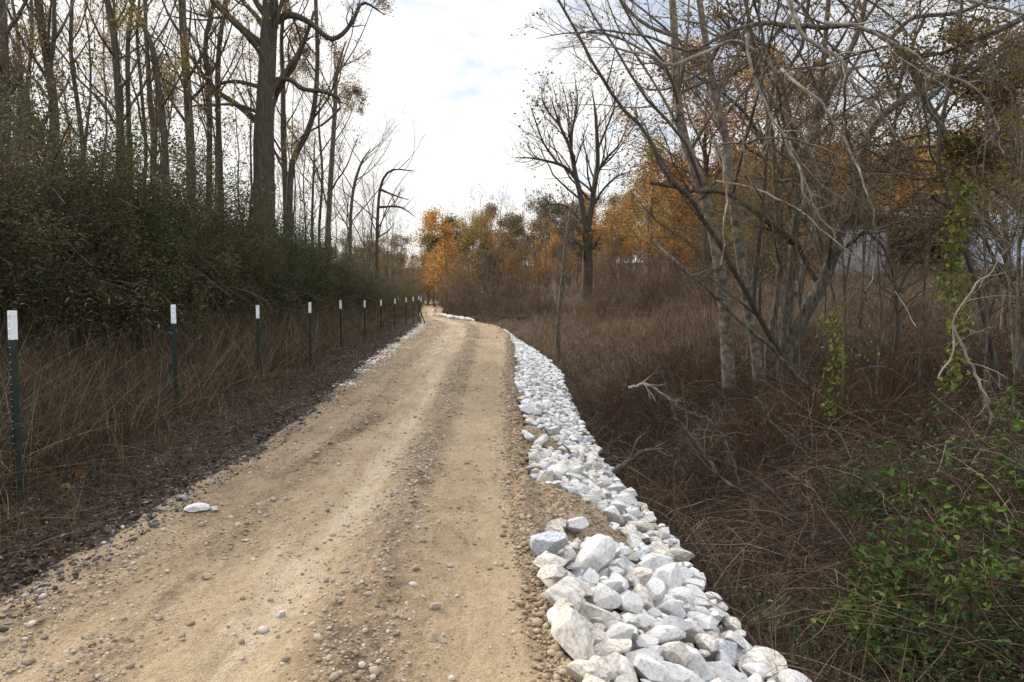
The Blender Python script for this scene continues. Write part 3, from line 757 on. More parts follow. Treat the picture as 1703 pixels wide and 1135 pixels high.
# creeping green leaves near right
N = 30000
y = np.exp(rng.uniform(math.log(1.8), math.log(7.5), N)); x = XR(y) + rockw(y) + .25 + rng.random(N) * (1.2 + y * .75)
g_ = fbm(x * 1.4, y * 1.4, 3, 91) + .5 - .25 * ss(y, 4.5, 7.5)
keep = g_ > .575; x, y = x[keep], y[keep]; n = len(x)
pos = np.stack([x, y, surf(x, y) + rng.random(n) ** 1.5 * .42 + .03], 1)
gc = build('creeping_leaves', [leaves(pos, rng.uniform(.022, .05, n), rng, 0, rng.random(n) ** 1.5, .55, up=1.2)], L_GREEN, None, False); tag(gc, kind='stuff')
# brush of dead twigs on the ground
N = 9000
y = np.exp(rng.uniform(math.log(3), math.log(17), N)); x = XR(y) + rockw(y) + .2 + rng.random(N) * (2.5 + y * .6)
p0 = np.stack([x, y, surf(x, y) + rng.random(N) ** 2 * .3], 1); a = rng.uniform(0, 6.28, N)
d = norm(np.stack([np.cos(a), np.sin(a), rng.uniform(.1, 1.2, N)], 1))
PT = np.zeros((N, 7, 3)); PT[:, 0] = p0; L = rng.uniform(.3, 1.1, N)
for k in range(1, 7):
    d = norm(d + rng.normal(size=(N, 3)) * .18 + [0, 0, -.12]); PT[:, k] = PT[:, k - 1] + d * (L / 6)[:, None]
tw = build('twig_brush', [tubes(PT, rng.uniform(.0015, .005, N)[:, None] * np.linspace(1, .4, 7)[None], 3, 0, rng.random(N))], M_TWIG); tag(tw, kind='stuff')

# ------------------------------------------------------------------ shrubs
def shrub_proto(name, rng, Hh, Rr, nstem, nleaf, lsize, lm, tm, cover=1.0, leaf_rnd=None, droop=.25, flat=False, twigs=3):
    rt = empty(name, (0, 0, 0))
    a = rng.uniform(0, 6.28, nstem); PT = np.zeros((nstem, 9, 3)); PT[:, 0, 0] = np.cos(a) * .12 * Rr; PT[:, 0, 1] = np.sin(a) * .12 * Rr; PT[:, 0, 2] = -.15
    ln = rng.uniform(.15, .9, nstem); d = norm(np.stack([np.cos(a) * ln, np.sin(a) * ln, np.ones(nstem)], 1)); L = rng.uniform(.65, 1.1, nstem) * Hh
    for k in range(1, 9):
        out = np.stack([np.cos(a), np.sin(a), np.zeros(nstem)], 1) * (Rr / Hh) * .30
        d = norm(d + rng.normal(size=(nstem, 3)) * .13 + out - [0, 0, droop * k / 8]); PT[:, k] = PT[:, k - 1] + d * (L / 8)[:, None]
    R = (rng.uniform(.006, .014, nstem) * Hh / 2)[:, None] * np.linspace(1, .3, 9)[None]
    A, AR = spawn(PT, R, 7, rng, .2, 1, (25, 75), (.2, .45), 6, .15, .05, .5, .003)
    B, BR = spawn(A, AR, twigs, rng, .2, 1, (25, 70), (.3, .6), 4, .15, 0, .6, .002)
    q_ = Hh / np.percentile(B[..., 2], 98); w_ = Rr / np.percentile(np.hypot(B[..., 0], B[..., 1]), 92)
    for arr in (PT, A, B): arr *= np.array([w_, w_, q_])
    build('stems', [tubes(PT, R, 4), tubes(A, AR, 3), tubes(B, BR, 3)], tm, rt)
    if nleaf:
        pts = B.reshape(-1, 3); pts2 = A[:, 2:].reshape(-1, 3); allp = np.concatenate([pts, pts, pts2])
        p = allp[rng.integers(0, len(allp), nleaf)] + rng.normal(size=(nleaf, 3)) * lsize * 1.6
        p[:, 2] = np.maximum(p[:, 2], .02)
        rn = rng.random(nleaf) * .6 + .4 * np.clip(vn(p[:, 0] * 1.5 + 5, p[:, 1] * 1.5 + p[:, 2] * 1.5, 3), 0, 1)
        build('foliage', [leaves(p, rng.uniform(.6, 1.3, nleaf) * lsize, rng, 0, rn, .5, up=.4, simple=lsize > .06)], lm, rt, False)
    return rt
def place(root, x, y, s=(1, 1, 1), rz=0, z=None, lab=None, cat=None, group=None):
    root.location = (x, y, float(H(x, y)) if z is None else z); root.scale = s; root.rotation_euler = (0, 0, rz)
    if lab: tag(root, lab, cat, group)
    return root
r2 = np.random.default_rng(101)
L_BRUSH = leafmat('brown_brush_leaf', [(.022, .016, .010), (.06, .045, .026), (.12, .088, .048), (.21, .16, .09)])
bush = [shrub_proto('thicket_bush', r2, 4.0, 2.2, 40 + 14 * (k_ == 1), 30000 - 12000 * (k_ == 1), .055 - .008 * (k_ == 1), [L_BUSH, L_BRUSH, L_OLIVE][k_], M_TWIGD if k_ != 1 else M_TWIGG) for k_ in range(3)]
bushg = shrub_proto('green_bush', r2, 2.6, 1.6, 24, 13000, .06, L_DGREEN, M_TWIGD)
used = [False] * 3
def nb(i):
    if used[i]: return copy_tree(bush[i])
    used[i] = True; return bush[i]
rowpx = [(-60, 190, 9.5), (-10, 205, 11), (70, 205, 11.5), (150, 232, 13), (215, 262, 14.5), (275, 292, 16.5), (330, 325, 18.5), (380, 345, 21), (430, 362, 24), (480, 378, 27), (525, 402, 30), (565, 435, 34), (600, 452, 39), (630, 468, 45)]
for k, (px, py, Y) in enumerate(rowpx):
    for j in range(2):
        top = P(px + (12 if j else 0), py + (12 if j == 0 else -2), Y + j * 1.7); gz = float(H(top[0], top[1]))
        o = nb((k + j) % 3); hh = max(top[2] - gz, 1.2)
        place(o, top[0], top[1], (1.15, 1.15, hh / 4.15), r2.uniform(0, 6.28), gz, 'tall dense thicket bush in the wall of brush behind the left grass', 'bush', 'thicket bushes on the left bank')
# lower skirts of the thicket
for k in range(20):
    Y = float(np.interp(k, [0, 19], [7.5, 44])); x = float(XL(Y)) - 5.6 - r2.random() * .9
    o = copy_tree(bush[k % 3]); sz = r2.uniform(.36, .56)
    place(o, x, Y, (.85, .85, sz), r2.uniform(0, 6.28), None, 'low bush at the foot of the left thicket', 'bush', 'low bushes at the foot of the left thicket')
for k, (px, Y, sz) in enumerate([(400, 20, .9), (450, 23, .85), (500, 26, .95), (440, 26.5, 1.75), (395, 24.5, 1.7), (490, 31, 1.6)]):
    o = bushg if k == 0 else copy_tree(bushg)
    x = P(px, 480, Y)[0]
    place(o, x, Y, (1.0, 1.0, sz), k * 1.1, None, 'bluish-green leafy bush low in front of the left thicket' if k < 3 else 'dark green bush rising by the foot of the big oak', 'bush', 'green bushes below the big oak')
# near right leafy shrubs
lshr = [shrub_proto('honeysuckle_shrub', r2, .8, .62, 26, 2300, .06, L_GREEN, M_TWIG, droop=.5, twigs=2) for _ in range(2)]
sp = [(1560, 800, 4.6, 1.1, 'full bright green leafy shrub standing highest at the right, under the tangle'), (1640, 770, 5.4, .95, 'leafy shrub behind the bright green one, at the right edge'),
      (1500, 850, 4.3, .6, 'smaller green shrub just left of the bright green one'), (1700, 880, 3.8, .9, 'dark green shrub cut by the right edge of the photo, low'),
      (1660, 930, 3.9, .5, 'green shrub in the lower right corner area, above the corner leaves'), (1300, 850, 5.0, .4, 'low green sprig clump left of the shrubs, near the fallen branch end'),
      (1390, 930, 3.9, .4, 'low green clump among brown stems right of the rock heap'), (1720, 1010, 3.3, .5, 'green shrub cut by the right edge near the lower right corner'), (1450, 760, 6.0, .55, 'faint green sprigs among leaf litter below the yellow-green vine')]
for k, (px, py, Y, s_, lab) in enumerate(sp):
    o = lshr[k] if k < 2 else copy_tree(lshr[k % 2])
    x = P(px, py, Y)[0]
    place(o, x, Y, (s_, s_, s_), k * 1.3, None, lab, 'shrub', 'leafy green shrubs at the lower right')
bare = shrub_proto('bramble_thicket', r2, 2.0, 1.6, 46, 2600, .07, L_BROWN, M_TWIGD, droop=.5, twigs=5)
for k, (px, Y, s_) in enumerate([(765, 47, 1.25), (800, 48, 1.5), (835, 44, 1.2), (870, 42, 1.1), (745, 75, 1.6), (905, 40, 1.0), (790, 60, 1.8), (850, 56, 1.5), (1010, 36, .8), (1080, 30, .9), (1140, 34, 1.2), (1040, 44, 1.4), (1180, 27, .8), (690, 80, 2), (650, 70, 1.6), (620, 78, 2.2)]):
    o = bare if k == 0 else copy_tree(bare)
    place(o, P(px, 500, Y)[0], Y, (s_, s_, s_), k * 2.1, None, 'dark leafless bramble thicket beside the far bend of the road' if k < 8 else 'brown bramble thicket in the russet field or below the far trees', 'thicket', 'bramble thickets in the valley')

# ------------------------------------------------------------------ trees
def hero(name, label, limbs, Y, bark, twig, rng, n1=10, n2=5, n3=4, len1=(.25, .5), up=.18, leaf=None, nleaf=0, lsize=.07, base=True, group=None, cat='tree', sides=14, t0=.3, flare=.35, ang=(30, 65), leaf_spread=.07, wig=.12, amp=.07):
    """limbs: list of dict(p=[(px,py[,dY])...], w=(width_px_start, width_px_end)); the first one starts on the ground"""
    root = None; ch = []; allP = []; allR = []
    for li, lb in enumerate(limbs):
        pts = np.array([P(q_[0], q_[1], Y + (q_[2] if len(q_) > 2 else 0)) for q_ in lb['p']])
        w0, w1 = lb['w']; ww = np.linspace(w0, w1, len(pts)) / 2 / F * Y
        if lb['p'][-1][1] <= 5 and lb.get('ext', 3.5):
            d = norm(pts[-1] - pts[-2]); e = lb.get('ext', 3.5)
            pts = np.r_[pts, [pts[-1] + d * e * .5 + rng.normal(size=3) * .1, pts[-1] + d * e + rng.normal(size=3) * .25]]; ww = np.r_[ww, ww[-1] * .7, ww[-1] * .3]
        else: ww[-1] *= .35
        if li == 0:
            origin = pts[0].copy()
            if base:
                gz = float(H(origin[0], origin[1])); origin[2] = gz
                if pts[0][2] > gz - .05:
                    pts = np.r_[[[pts[0][0] - .3 * (pts[1][0] - pts[0][0]) * 0, pts[0][1], gz - .2]], pts]; ww = np.r_[ww[0] * 1.05, ww]
        if lb.get('ground'):
            pts[0][2] = float(H(pts[0][0], pts[0][1])) - .1
        full = resample(np.c_[pts, ww], 26)
        allP.append(full[:, :3]); allR.append(full[:, 3])
        ch.append(bark_tube(full[:, :3], full[:, 3], sides, 0, rng, amp, flare if (li == 0 and base) or lb.get('ground') else 0))
    PT = np.array(allP); R = np.array(allR)
    A, AR = spawn(PT, R, n1, rng, t0, 1, ang, len1, 9, wig, up, .42, .006)
    # long branches must not dwarf their limb
    B, BR = spawn(A, AR, n2, rng, .2, 1, (25, 65), (.3, .6), 7, wig, up * .8, .5, .0035)
    C_, CR = spawn(B, BR, n3, rng, .2, 1, (20, 60), (.35, .65), 5, wig, up * .6, .55, .0022)
    rt = empty(name, origin); tag(rt, label, cat, group)
    def loc(c): return (c[0] - origin, c[1], c[2], c[3])
    ch = [loc(c) for c in ch] + [loc(tubes(A, AR, 5, 1))]
    build('trunk', ch, [bark, twig], rt)
    cc = [loc(tubes(B, BR, 3, 0)), loc(tubes(C_, CR, 3, 0))]
    if nleaf:
        pts = np.concatenate([C_[:, 1:].reshape(-1, 3), B[:, 3:].reshape(-1, 3)])
        p = pts[rng.integers(0, len(pts), nleaf)] + rng.normal(size=(nleaf, 3)) * leaf_spread
        # patchy: keep leaves in clumps
        kp = vn(p[:, 0] * .9 + p[:, 1], p[:, 2] * .9, int(rng.integers(1e5))) > .3
        p = p[kp]
        cc.append(loc(leaves(p, rng.uniform(.6, 1.3, len(p)) * lsize, rng, 1, None, .6, simple=lsize > .1)))
    build('crown', cc, [twig] + ([leaf] if leaf else []), rt)
    return rt
def lb(p, w, **k): return dict(p=p, w=w, **k)
tr = np.random.default_rng(55)

# --- left side
hero('oak_tree', 'massive oak trunk standing tallest above the left thicket, wide crooked limbs', [
    lb([(439, 470), (439, 345), (439, 237), (442, 163), (446, 74), (449, 0)], (38, 23)),
    lb([(455, 40), (483, 25), (518, 40), (546, 64), (567, 59), (587, 35), (604, 5), (640, 25)], (11, 4), ext=0),
    lb([(455, 133), (483, 133), (503, 148), (538, 153), (562, 163), (566, 180)], (9, 4)),
    lb([(434, 72), (410, 52), (385, 30), (365, 10), (340, 25)], (9, 3), ext=0),
    lb([(432, 145), (395, 136), (365, 141), (350, 163), (345, 200)], (7, 3)),
    lb([(430, 188), (395, 175), (345, 175), (276, 180)], (6, 2)),
    lb([(446, 30), (430, 10), (415, -20), (400, -60)], (12, 6)),
    lb([(566, 180), (540, 205), (505, 225), (480, 250)], (4, 2))],
    24, M_BARKD, M_TWIGD, tr, 9, 5, 4, (.18, .42), .12, L_GOLD, 2600, .07, t0=.45, flare=.3, amp=.06)
LT = [
 ([(5, 300), (6, 200), (5, 100), (0, 0)], 22, 15, 15, 'thick dark trunk cut by the left edge of the photo'),
 ([(91, 260), (91, 197), (81, 113), (69, 49), (64, 0)], 15, 11, 16, 'trunk leaning left with a forked stem, next after the left-edge trunk'),
 ([(200, 300), (200, 222), (195, 123), (190, 64), (178, 0)], 13, 9, 20, 'straight dark trunk left of the dark green leafy crown'),
 ([(216, 310), (215, 237), (212, 99), (217, 30), (222, 0)], 9, 5, 24, 'thin straight trunk close right of a thicker dark one'),
 ([(276, 330), (275, 257), (269, 187), (259, 113), (252, 74), (217, 0)], 12, 7, 20, 'trunk forking high into two, with a yellow leaf spray'),
 ([(318, 370), (318, 296), (313, 173), (306, 74), (303, 0)], 15, 11, 21, 'grey smooth trunk, lit on one side, straight'),
 ([(348, 380), (348, 326), (348, 173), (343, 99), (341, 69), (356, 0)], 10, 6, 26, 'slim dark trunk just left of its slim twin, before the big oak'),
 ([(367, 390), (367, 335), (363, 197), (363, 99), (375, 0)], 12, 6, 25, 'slim dark trunk between its twin and the big oak'),
 ([(476, 420), (476, 355), (471, 222), (471, 148), (468, 60), (475, 0)], 11, 5, 30, 'straight slim trunk immediately right of the big oak'),
 ([(481, 420), (481, 355), (486, 271), (513, 217), (523, 173), (528, 99), (525, 0)], 12, 6, 29, 'trunk sweeping to the right beside the big oak'),
 ([(546, 450), (545, 395), (553, 247), (557, 187), (560, 120), (575, 70)], 10, 5, 32, 'pale straight trunk with a brown-leaved crown near the sky gap'),
 ([(582, 480), (582, 444), (585, 335), (599, 276), (617, 247)], 7, 3, 40, 'small forked bare tree beside the bent bare tree'),
 ([(626, 500), (626, 478), (627, 395), (632, 316), (650, 284), (690, 285)], 7, 3, 38, 'bare tree with its top bent over rightward above the far fence'),
 ([(240, 320), (243, 250), (236, 160), (228, 60), (232, 0)], 6, 4, 26, 'very thin dark stem right of the thin straight trunk'),
 ([(520, 450), (519, 380), (521, 300), (524, 220)], 5, 3, 36, 'thin pole-like stem right of the sweeping trunk'),
 ([(532, 450), (531, 380), (536, 290), (530, 200), (538, 130)], 5, 3, 38, 'thin wavy stem close left of the pale straight trunk'),
 ([(30, 240), (36, 150), (30, 60), (20, 0)], 7, 4, 19, 'thin leaning stem between the left-edge trunk and its neighbour'),
 ([(140, 270), (130, 180), (118, 90), (120, 0)], 8, 5, 22, 'slim stem in the middle of the leftmost gap, slightly curved'),
]
for k, (p, w0, w1, Y, lab) in enumerate(LT):
    limbs = [lb(p, (w0, w1))]
    def pt(t): 
        a = np.array(p, float)[:, :2]; f_ = t * (len(a) - 1); i = min(int(f_), len(a) - 2); return a[i] * (1 - f_ + i) + a[i + 1] * (f_ - i)
    nlimb = 3 if k not in (12,) else 0
    for j in range(nlimb):
        q0 = pt(.42 + .18 * j); sgn = (-1) ** (j + k); l_ = 60 + 50 * tr.random()
        q1 = q0 + [sgn * l_ * .35, -l_ * .55]; q2 = q1 + [sgn * l_ * .3, -l_ * .75]
        limbs.append(lb([tuple(q0), (q1[0], q1[1], tr.normal() * .6), (q2[0], q2[1], tr.normal() * 1.2)], (w1 * .5, w1 * .2), ext=1.5))
    if k == 1: limbs.append(lb([(83, 113), (90, 60), (90, 0)], (8, 6)))
    if k == 12:
        limbs += [lb([(634, 316), (655, 325), (680, 333)], (4, 2)), lb([(630, 345), (665, 345), (692, 362)], (4, 2)), lb([(628, 395), (645, 385), (655, 372)], (3, 1.5))]
    lm, nl = [(L_BROWN, 700), (L_GOLD, 600), (None, 0), (L_RUST, 900), (L_GOLD, 1200), (L_OLIVE, 500)][k % 6]
    if k == 10: lm, nl = L_BROWN, 3600
    if k in (11, 12): lm, nl = None, 0
    hero('woodland_tree', lab + ' on the left', limbs, Y, M_BARKG if k in (5, 10, 11) else M_BARKD, M_TWIGD, tr, 8, 4, 4, (.3, .6) if k in (11, 12) else (.16, .38), .2, lm, int(nl * 2.2), .05 if Y < 28 else .07, t0=.35, flare=.1, sides=10, leaf_spread=.10)
# --- centre-right big bare tree
hero('bare_tree', 'tall spreading nearly bare tree against the sky, right of the road gap', [
    lb([(976, 478), (977, 430), (975, 383)], (18, 15)),
    lb([(974, 385), (965, 326), (956, 286), (948, 247), (932, 211), (915, 160)], (11, 3)),
    lb([(977, 385), (989, 308), (994, 264), (991, 198), (985, 150)], (11, 3)),
    lb([(960, 300), (945, 283), (928, 273), (888, 264), (857, 262)], (7, 2)),
    lb([(950, 250), (952, 215), (960, 170), (955, 120)], (5, 2)),
    lb([(992, 290), (1010, 262), (1030, 240), (1050, 190)], (5, 2)),
    lb([(994, 250), (1008, 215), (1022, 175), (1015, 130)], (4, 2)),
    lb([(978, 360), (1000, 320), (1025, 295), (1050, 285)], (5, 2)),
    lb([(928, 273), (905, 240), (890, 200), (880, 170)], (4, 1.5)),
    lb([(970, 375), (945, 345), (915, 340), (890, 348)], (4, 1.5)),
    lb([(932, 211), (905, 175), (900, 140)], (3, 1.5))],
    40, M_BARKD, M_TWIGD, tr, 12, 5, 5, (.3, .65), .2, L_OLIVE, 1500, .17, t0=.2, flare=.3, leaf_spread=.3, sides=10)
hero('slender_tree', 'slender grey leaning tree before the tall spreading bare tree', [
    lb([(928, 545), (935, 470), (940, 411), (948, 360), (955, 323)], (8, 3)), lb([(938, 440), (925, 420), (905, 402)], (3, 1.5))],
    27, M_BARKG, M_TWIGG, tr, 8, 4, 3, (.2, .45), .1, sides=8, flare=.1)

# --- right-hand tangle
hero('slender_tree', 'pale mottled trunk curving up at the left side of the right-hand clump', [
    lb([(1213, 652), (1208, 560), (1203, 498), (1194, 432), (1179, 352), (1163, 300), (1143, 247), (1128, 176), (1123, 88), (1118, 0)], (22, 11)),
    lb([(1140, 240), (1112, 180), (1070, 110), (1035, 60), (1010, 0)], (5, 2), ext=1),
    lb([(1170, 320), (1150, 290), (1100, 262), (1060, 215)], (4, 2)),
    lb([(1126, 150), (1090, 100), (1020, 60), (950, 55), (890, 65)], (5, 1.6), ext=0),
    lb([(1120, 60), (1075, 42), (1040, 10), (1020, -30)], (7, 4))],
    11, M_BARKP, M_TWIGG, tr, 11, 5, 4, (.22, .5), .05, L_OLIVE, 260, .05, t0=.35, flare=.25, amp=.05)
hero('slender_tree', 'second pale mottled trunk, slightly slimmer, leaning left just right of the first', [
    lb([(1262, 645), (1256, 580), (1243, 510), (1233, 444), (1223, 374), (1214, 286), (1205, 220), (1187, 154), (1177, 88), (1163, 0)], (17, 10)),
    lb([(1187, 154), (1230, 110), (1290, 60), (1340, 0)], (8, 4)),
    lb([(1183, 110), (1150, 130), (1100, 150), (1045, 140)], (6, 2)),
    lb([(1210, 240), (1180, 190), (1150, 150), (1080, 100)], (4, 2))],
    11.4, M_BARKP, M_TWIGG, tr, 11, 5, 4, (.22, .48), .05, L_BROWN, 260, .05, t0=.3, flare=.2, amp=.05)
hero('multistem_tree', 'grey several-stemmed tree in the middle of the right clump, stems fanning upward', [
    lb([(1300, 650), (1317, 577), (1339, 519), (1370, 466), (1400, 380), (1432, 264), (1458, 203), (1538, 145), (1703, 66)], (27, 8)),
    lb([(1298, 640), (1304, 568), (1314, 480), (1320, 397), (1331, 282), (1350, 220), (1365, 150), (1378, 0)], (17, 8), ground=True),
    lb([(1275, 640), (1278, 568), (1288, 520), (1297, 430), (1290, 330), (1285, 230), (1262, 120), (1240, 0)], (11, 6), ground=True),
    lb([(1345, 250), (1382, 150), (1425, 60), (1440, 0)], (11, 7)),
    lb([(1331, 285), (1310, 180), (1290, 110), (1240, 45), (1190, 20)], (9, 4), ext=0),
    lb([(1400, 380), (1440, 300), (1500, 250), (1590, 240), (1703, 200)], (8, 4)),
    lb([(1380, 440), (1410, 360), (1490, 290), (1560, 180), (1640, 100), (1703, 40)], (8, 4))],
    11.8, M_BARKG, M_TWIGD, tr, 13, 6, 4, (.18, .42), .05, L_MIX, 3600, .06, t0=.25, flare=.2, leaf_spread=.12)
hero('leaning_tree', 'scaly trunk arching down to the right across the tangle, vine beside it', [
    lb([(1690, 640), (1703, 560), (1692, 485), (1670, 419), (1635, 353), (1600, 304), (1586, 273), (1569, 216), (1538, 167), (1516, 115), (1480, 66), (1432, 48)], (10, 12)),
    lb([(1540, 170), (1600, 120), (1660, 110), (1720, 130)], (7, 3)),
    lb([(1480, 66), (1520, 30), (1600, 20), (1680, -20)], (8, 4), ext=0),
    lb([(1600, 300), (1640, 240), (1690, 200), (1740, 120)], (8, 4))],
    9, M_BARKG, M_TWIGD, tr, 14, 6, 4, (.2, .45), .0, L_MIX, 3000, .05, t0=.2, flare=.1, wig=.16)
hero('small_tree', 'thin dark crooked sapling standing in the russet grass before the shed', [
    lb([(1485, 610), (1492, 546), (1487, 466), (1470, 413), (1440, 380), (1445, 330)], (9, 3)), lb([(1475, 420), (1500, 370), (1560, 330)], (5, 2)), lb([(1487, 466), (1520, 440), (1545, 400)], (4, 2))],
    13, M_BARKD, M_TWIGD, tr, 9, 5, 3, (.25, .5), .1, L_OLIVE, 300, .05, sides=8)
hero('small_tree', 'thin dark double stem rising right of the hanging yellow-green vine', [
    lb([(1660, 640), (1635, 520), (1610, 430), (1590, 380), (1560, 250), (1590, 100), (1600, 0)], (9, 5)), lb([(1655, 640), (1640, 560), (1660, 480), (1690, 380), (1720, 300)], (6, 3), ground=True),
    lb([(1703, 30), (1640, 60), (1560, 90), (1490, 100)], (10, 3)), lb([(1720, 90), (1660, 150), (1600, 170)], (7, 3)), lb([(1720, 240), (1650, 260), (1590, 250)], (6, 2))],
    8.2, M_BARKD, M_TWIGD, tr, 16, 7, 4, (.2, .5), .0, L_MIX, 4600, .05, sides=8, wig=.16)
hero('small_tree', 'dark slim trunk with side limbs at the back of the right clump', [
    lb([(1245, 600), (1250, 520), (1262, 400), (1275, 260), (1283, 150), (1330, 90), (1345, 0)], (9, 6)), lb([(1275, 250), (1240, 190), (1180, 140), (1120, 110)], (7, 3)), lb([(1283, 200), (1330, 130), (1390, 80), (1430, 0)], (7, 4)),
    lb([(1262, 120), (1225, 60), (1180, 10)], (9, 5))],
    13.5, M_BARKD, M_TWIGD, tr, 14, 6, 4, (.2, .5), .05, L_BROWN, 1500, .07, sides=8)
# dead branches caught in the tangle
def branch(name, label, pts, w, Y, m, rng, n1=7, n2=4, len1=(.12, .3), up=0.0, tw=None, n3=3, group=None):
    full = [P(q_[0], q_[1], Y + (q_[2] if len(q_) > 2 else 0)) for q_ in pts]
    full = resample(np.c_[np.array(full), np.linspace(w[0], w[1], len(pts)) / 2 / F * Y], 26)
    kk_ = rng.normal(size=(26, 3)) * .010 * np.linalg.norm(full[-1, :3] - full[0, :3]) ** .5; kk_[0] = 0; kk_[1:-1] = (kk_[1:-1] + kk_[:-2]) * .6
    full[:, :3] += kk_
    o = full[0, :3].copy(); PT = full[None, :, :3] - o; R = full[None, :, 3]
    A, AR = spawn(PT, R, n1, rng, .1, 1, (25, 65), len1, 7, .14, up, .5, .003)
    B, BR = spawn(A, AR, n2, rng, .2, 1, (25, 60), (.3, .6), 5, .14, up, .6, .002)
    C_, CR = spawn(B, BR, n3, rng, .2, 1, (25, 60), (.35, .7), 4, .14, up, .6, .0015)
    rt = empty(name, o); tag(rt, label, 'branch', group)
    build('limb', [bark_tube(PT[0], R[0], 9, 0, rng, .06)], [m], rt); build('twigs', [tubes(A, AR, 4), tubes(B, BR, 3), tubes(C_, CR, 3)], [tw or m], rt)
branch('dead_branch', 'long dark bare limb slanting from the top centre sky down into the right clump', [(1310, 610, 1.2), (1230, 470, .8), (1165, 352, .4), (1126, 304), (1099, 264), (1069, 216), (1007, 141), (967, 66), (928, 0), (900, -60)], (10, 3), 9.5, M_BARKD, tr, 12, 5, (.08, .2), .05, M_TWIGD)
branch('dead_branch', 'grey fallen pole slanting down to the right across the clump bases', [(1087, 400, .4), (1127, 440), (1189, 493), (1242, 541), (1277, 568), (1308, 603), (1374, 674)], (5, 9), 9.6, M_BARKG, tr, 8, 4, (.1, .25), 0, M_TWIGG)
branch('dead_branch', 'broken dark limb pointing left from the clump at mid height', [(1320, 405, .6), (1282, 375), (1229, 335), (1187, 321), (1135, 313), (1082, 304)], (10, 6), 10.2, M_BARKD, tr, 5, 4, (.1, .3), .1, M_TWIGD)
branch('dead_branch', 'thin bleached white branch snaking down through the upper tangle', [(1243, 55), (1260, 145), (1295, 212), (1326, 273), (1340, 326), (1366, 361), (1390, 400)], (5, 3), 8.6, M_BARKW, tr, 10, 5, (.15, .4), -.08)
branch('dead_branch', 'thick bleached branch arching from the top toward the right gap of sky', [(1305, -30), (1313, 0), (1340, 62), (1397, 101), (1423, 150), (1454, 176), (1476, 207), (1500, 240)], (8, 3), 8.3, M_BARKW, tr, 13, 5, (.2, .45), -.08)
branch('dead_branch', 'grey branch looping right from the top of the leaning trunk and drooping', [(1370, 38), (1432, 45), (1500, 80), (1560, 120), (1620, 150), (1655, 200), (1665, 260)], (6, 3), 8.0, M_BARKW, tr, 13, 5, (.2, .4), -.06)
branch('dead_branch', 'pale branch reaching left across the two slender trunks near the top', [(1420, 40, .5), (1330, 45), (1250, 40), (1190, 68), (1150, 85), (1080, 60), (1000, 50), (960, 55)], (9, 2), 9.2, M_BARKG, tr, 13, 6, (.15, .35), 0, M_TWIGG)
branch('dead_branch', 'second pale branch reaching left, lower, drooping into thin twigs', [(1290, 120, .5), (1230, 70), (1180, 85), (1120, 105), (1060, 90), (1010, 70), (950, 40)], (8, 2), 9.0, M_BARKW, tr, 13, 6, (.15, .4), -.03, M_TWIGG)
branch('dead_branch', 'thin white stick standing in the lower right brush', [(1587, 541), (1606, 590), (1626, 630), (1653, 705)], (3, 5), 6.6, M_BARKW, tr, 5, 3, (.15, .4), 0)
branch('dead_branch', 'thin white stick crossing left of the other white stick in the brush', [(1560, 630), (1585, 580), (1590, 520), (1640, 460), (1690, 400)], (3, 2), 6.8, M_BARKW, tr, 7, 3, (.15, .4), 0)
branch('dead_branch', 'dark bent stem slanting left under the leaning trunk', [(1480, 540), (1500, 470), (1540, 400), (1580, 340), (1600, 310)], (4, 6), 9.4, M_BARKD, tr, 8, 4, (.2, .4), 0, M_TWIGD)
branch('fallen_branch', 'forked fallen branch with sawn end lying in front of the brush', [(1232, 815), (1195, 790), (1165, 745), (1130, 700), (1115, 665)], (7, 2.5), 6.4, M_BARKG, tr, 9, 4, (.25, .6), .1, M_TWIGG)
branch('fallen_branch', 'thin curved fallen branch rising beside the forked one with the sawn end', [(1235, 818), (1220, 770), (1195, 715), (1160, 690), (1140, 688)], (4, 2), 6.4, M_BARKG, tr, 7, 3, (.2, .5), .1, M_TWIGG)
branch('fallen_branch', 'dark broken branch lying beside the rocks past the sand mound', [(1020, 785), (1050, 765), (1080, 748), (1115, 760)], (9, 5), 6.9, M_BARKD, tr, 6, 4, (.3, .6), .05, M_TWIGD)
branch('fallen_branch', 'bleached bare branch lying on the litter before the pale trunks', [(1045, 645), (1075, 640), (1100, 655), (1125, 670)], (5, 3), 10, M_BARKW, tr, 6, 3, (.3, .7), .1)
branch('fallen_branch', 'thin pale branch slanting across the litter under the clump', [(1255, 660), (1290, 710), (1340, 745), (1390, 775)], (4, 3), 7.4, M_BARKG, tr, 6, 3, (.2, .5), .1)

for k in range(32):
    px, py = tr.uniform(1180, 1740), tr.uniform(-60, 330); Yb = tr.uniform(7.5, 13.5); a_ = tr.uniform(-.5, 1.0) if tr.random() < .5 or px < 1400 else tr.uniform(2.1, 3.6)
    pts_ = [(px, py, 0)]; dz_ = 0; Ls = tr.uniform(35, 75)
    for j in range(6):
        a_ += (.16 if math.cos(a_) > 0 else -.16) + tr.normal() * .12
        px += math.cos(a_) * Ls; py += math.sin(a_) * Ls * (1 if py < 520 else .2); dz_ += tr.normal() * .25
        pts_.append((px, py, dz_))
    md = k % 3
    branch('arching_branch', ['pale thin arching branch in the right-hand tangle', 'grey thin arching branch in the right-hand tangle', 'dark thin arching branch in the right-hand tangle'][md], pts_, (tr.uniform(3, 6), 1.5), Yb, [M_BARKW, M_BARKG, M_BARKD][md], tr, 12, 5, (.18, .42), -.04, [M_TWIGG, M_TWIGG, M_TWIGD][md], 3, 'thin arching branches in the right tangle')
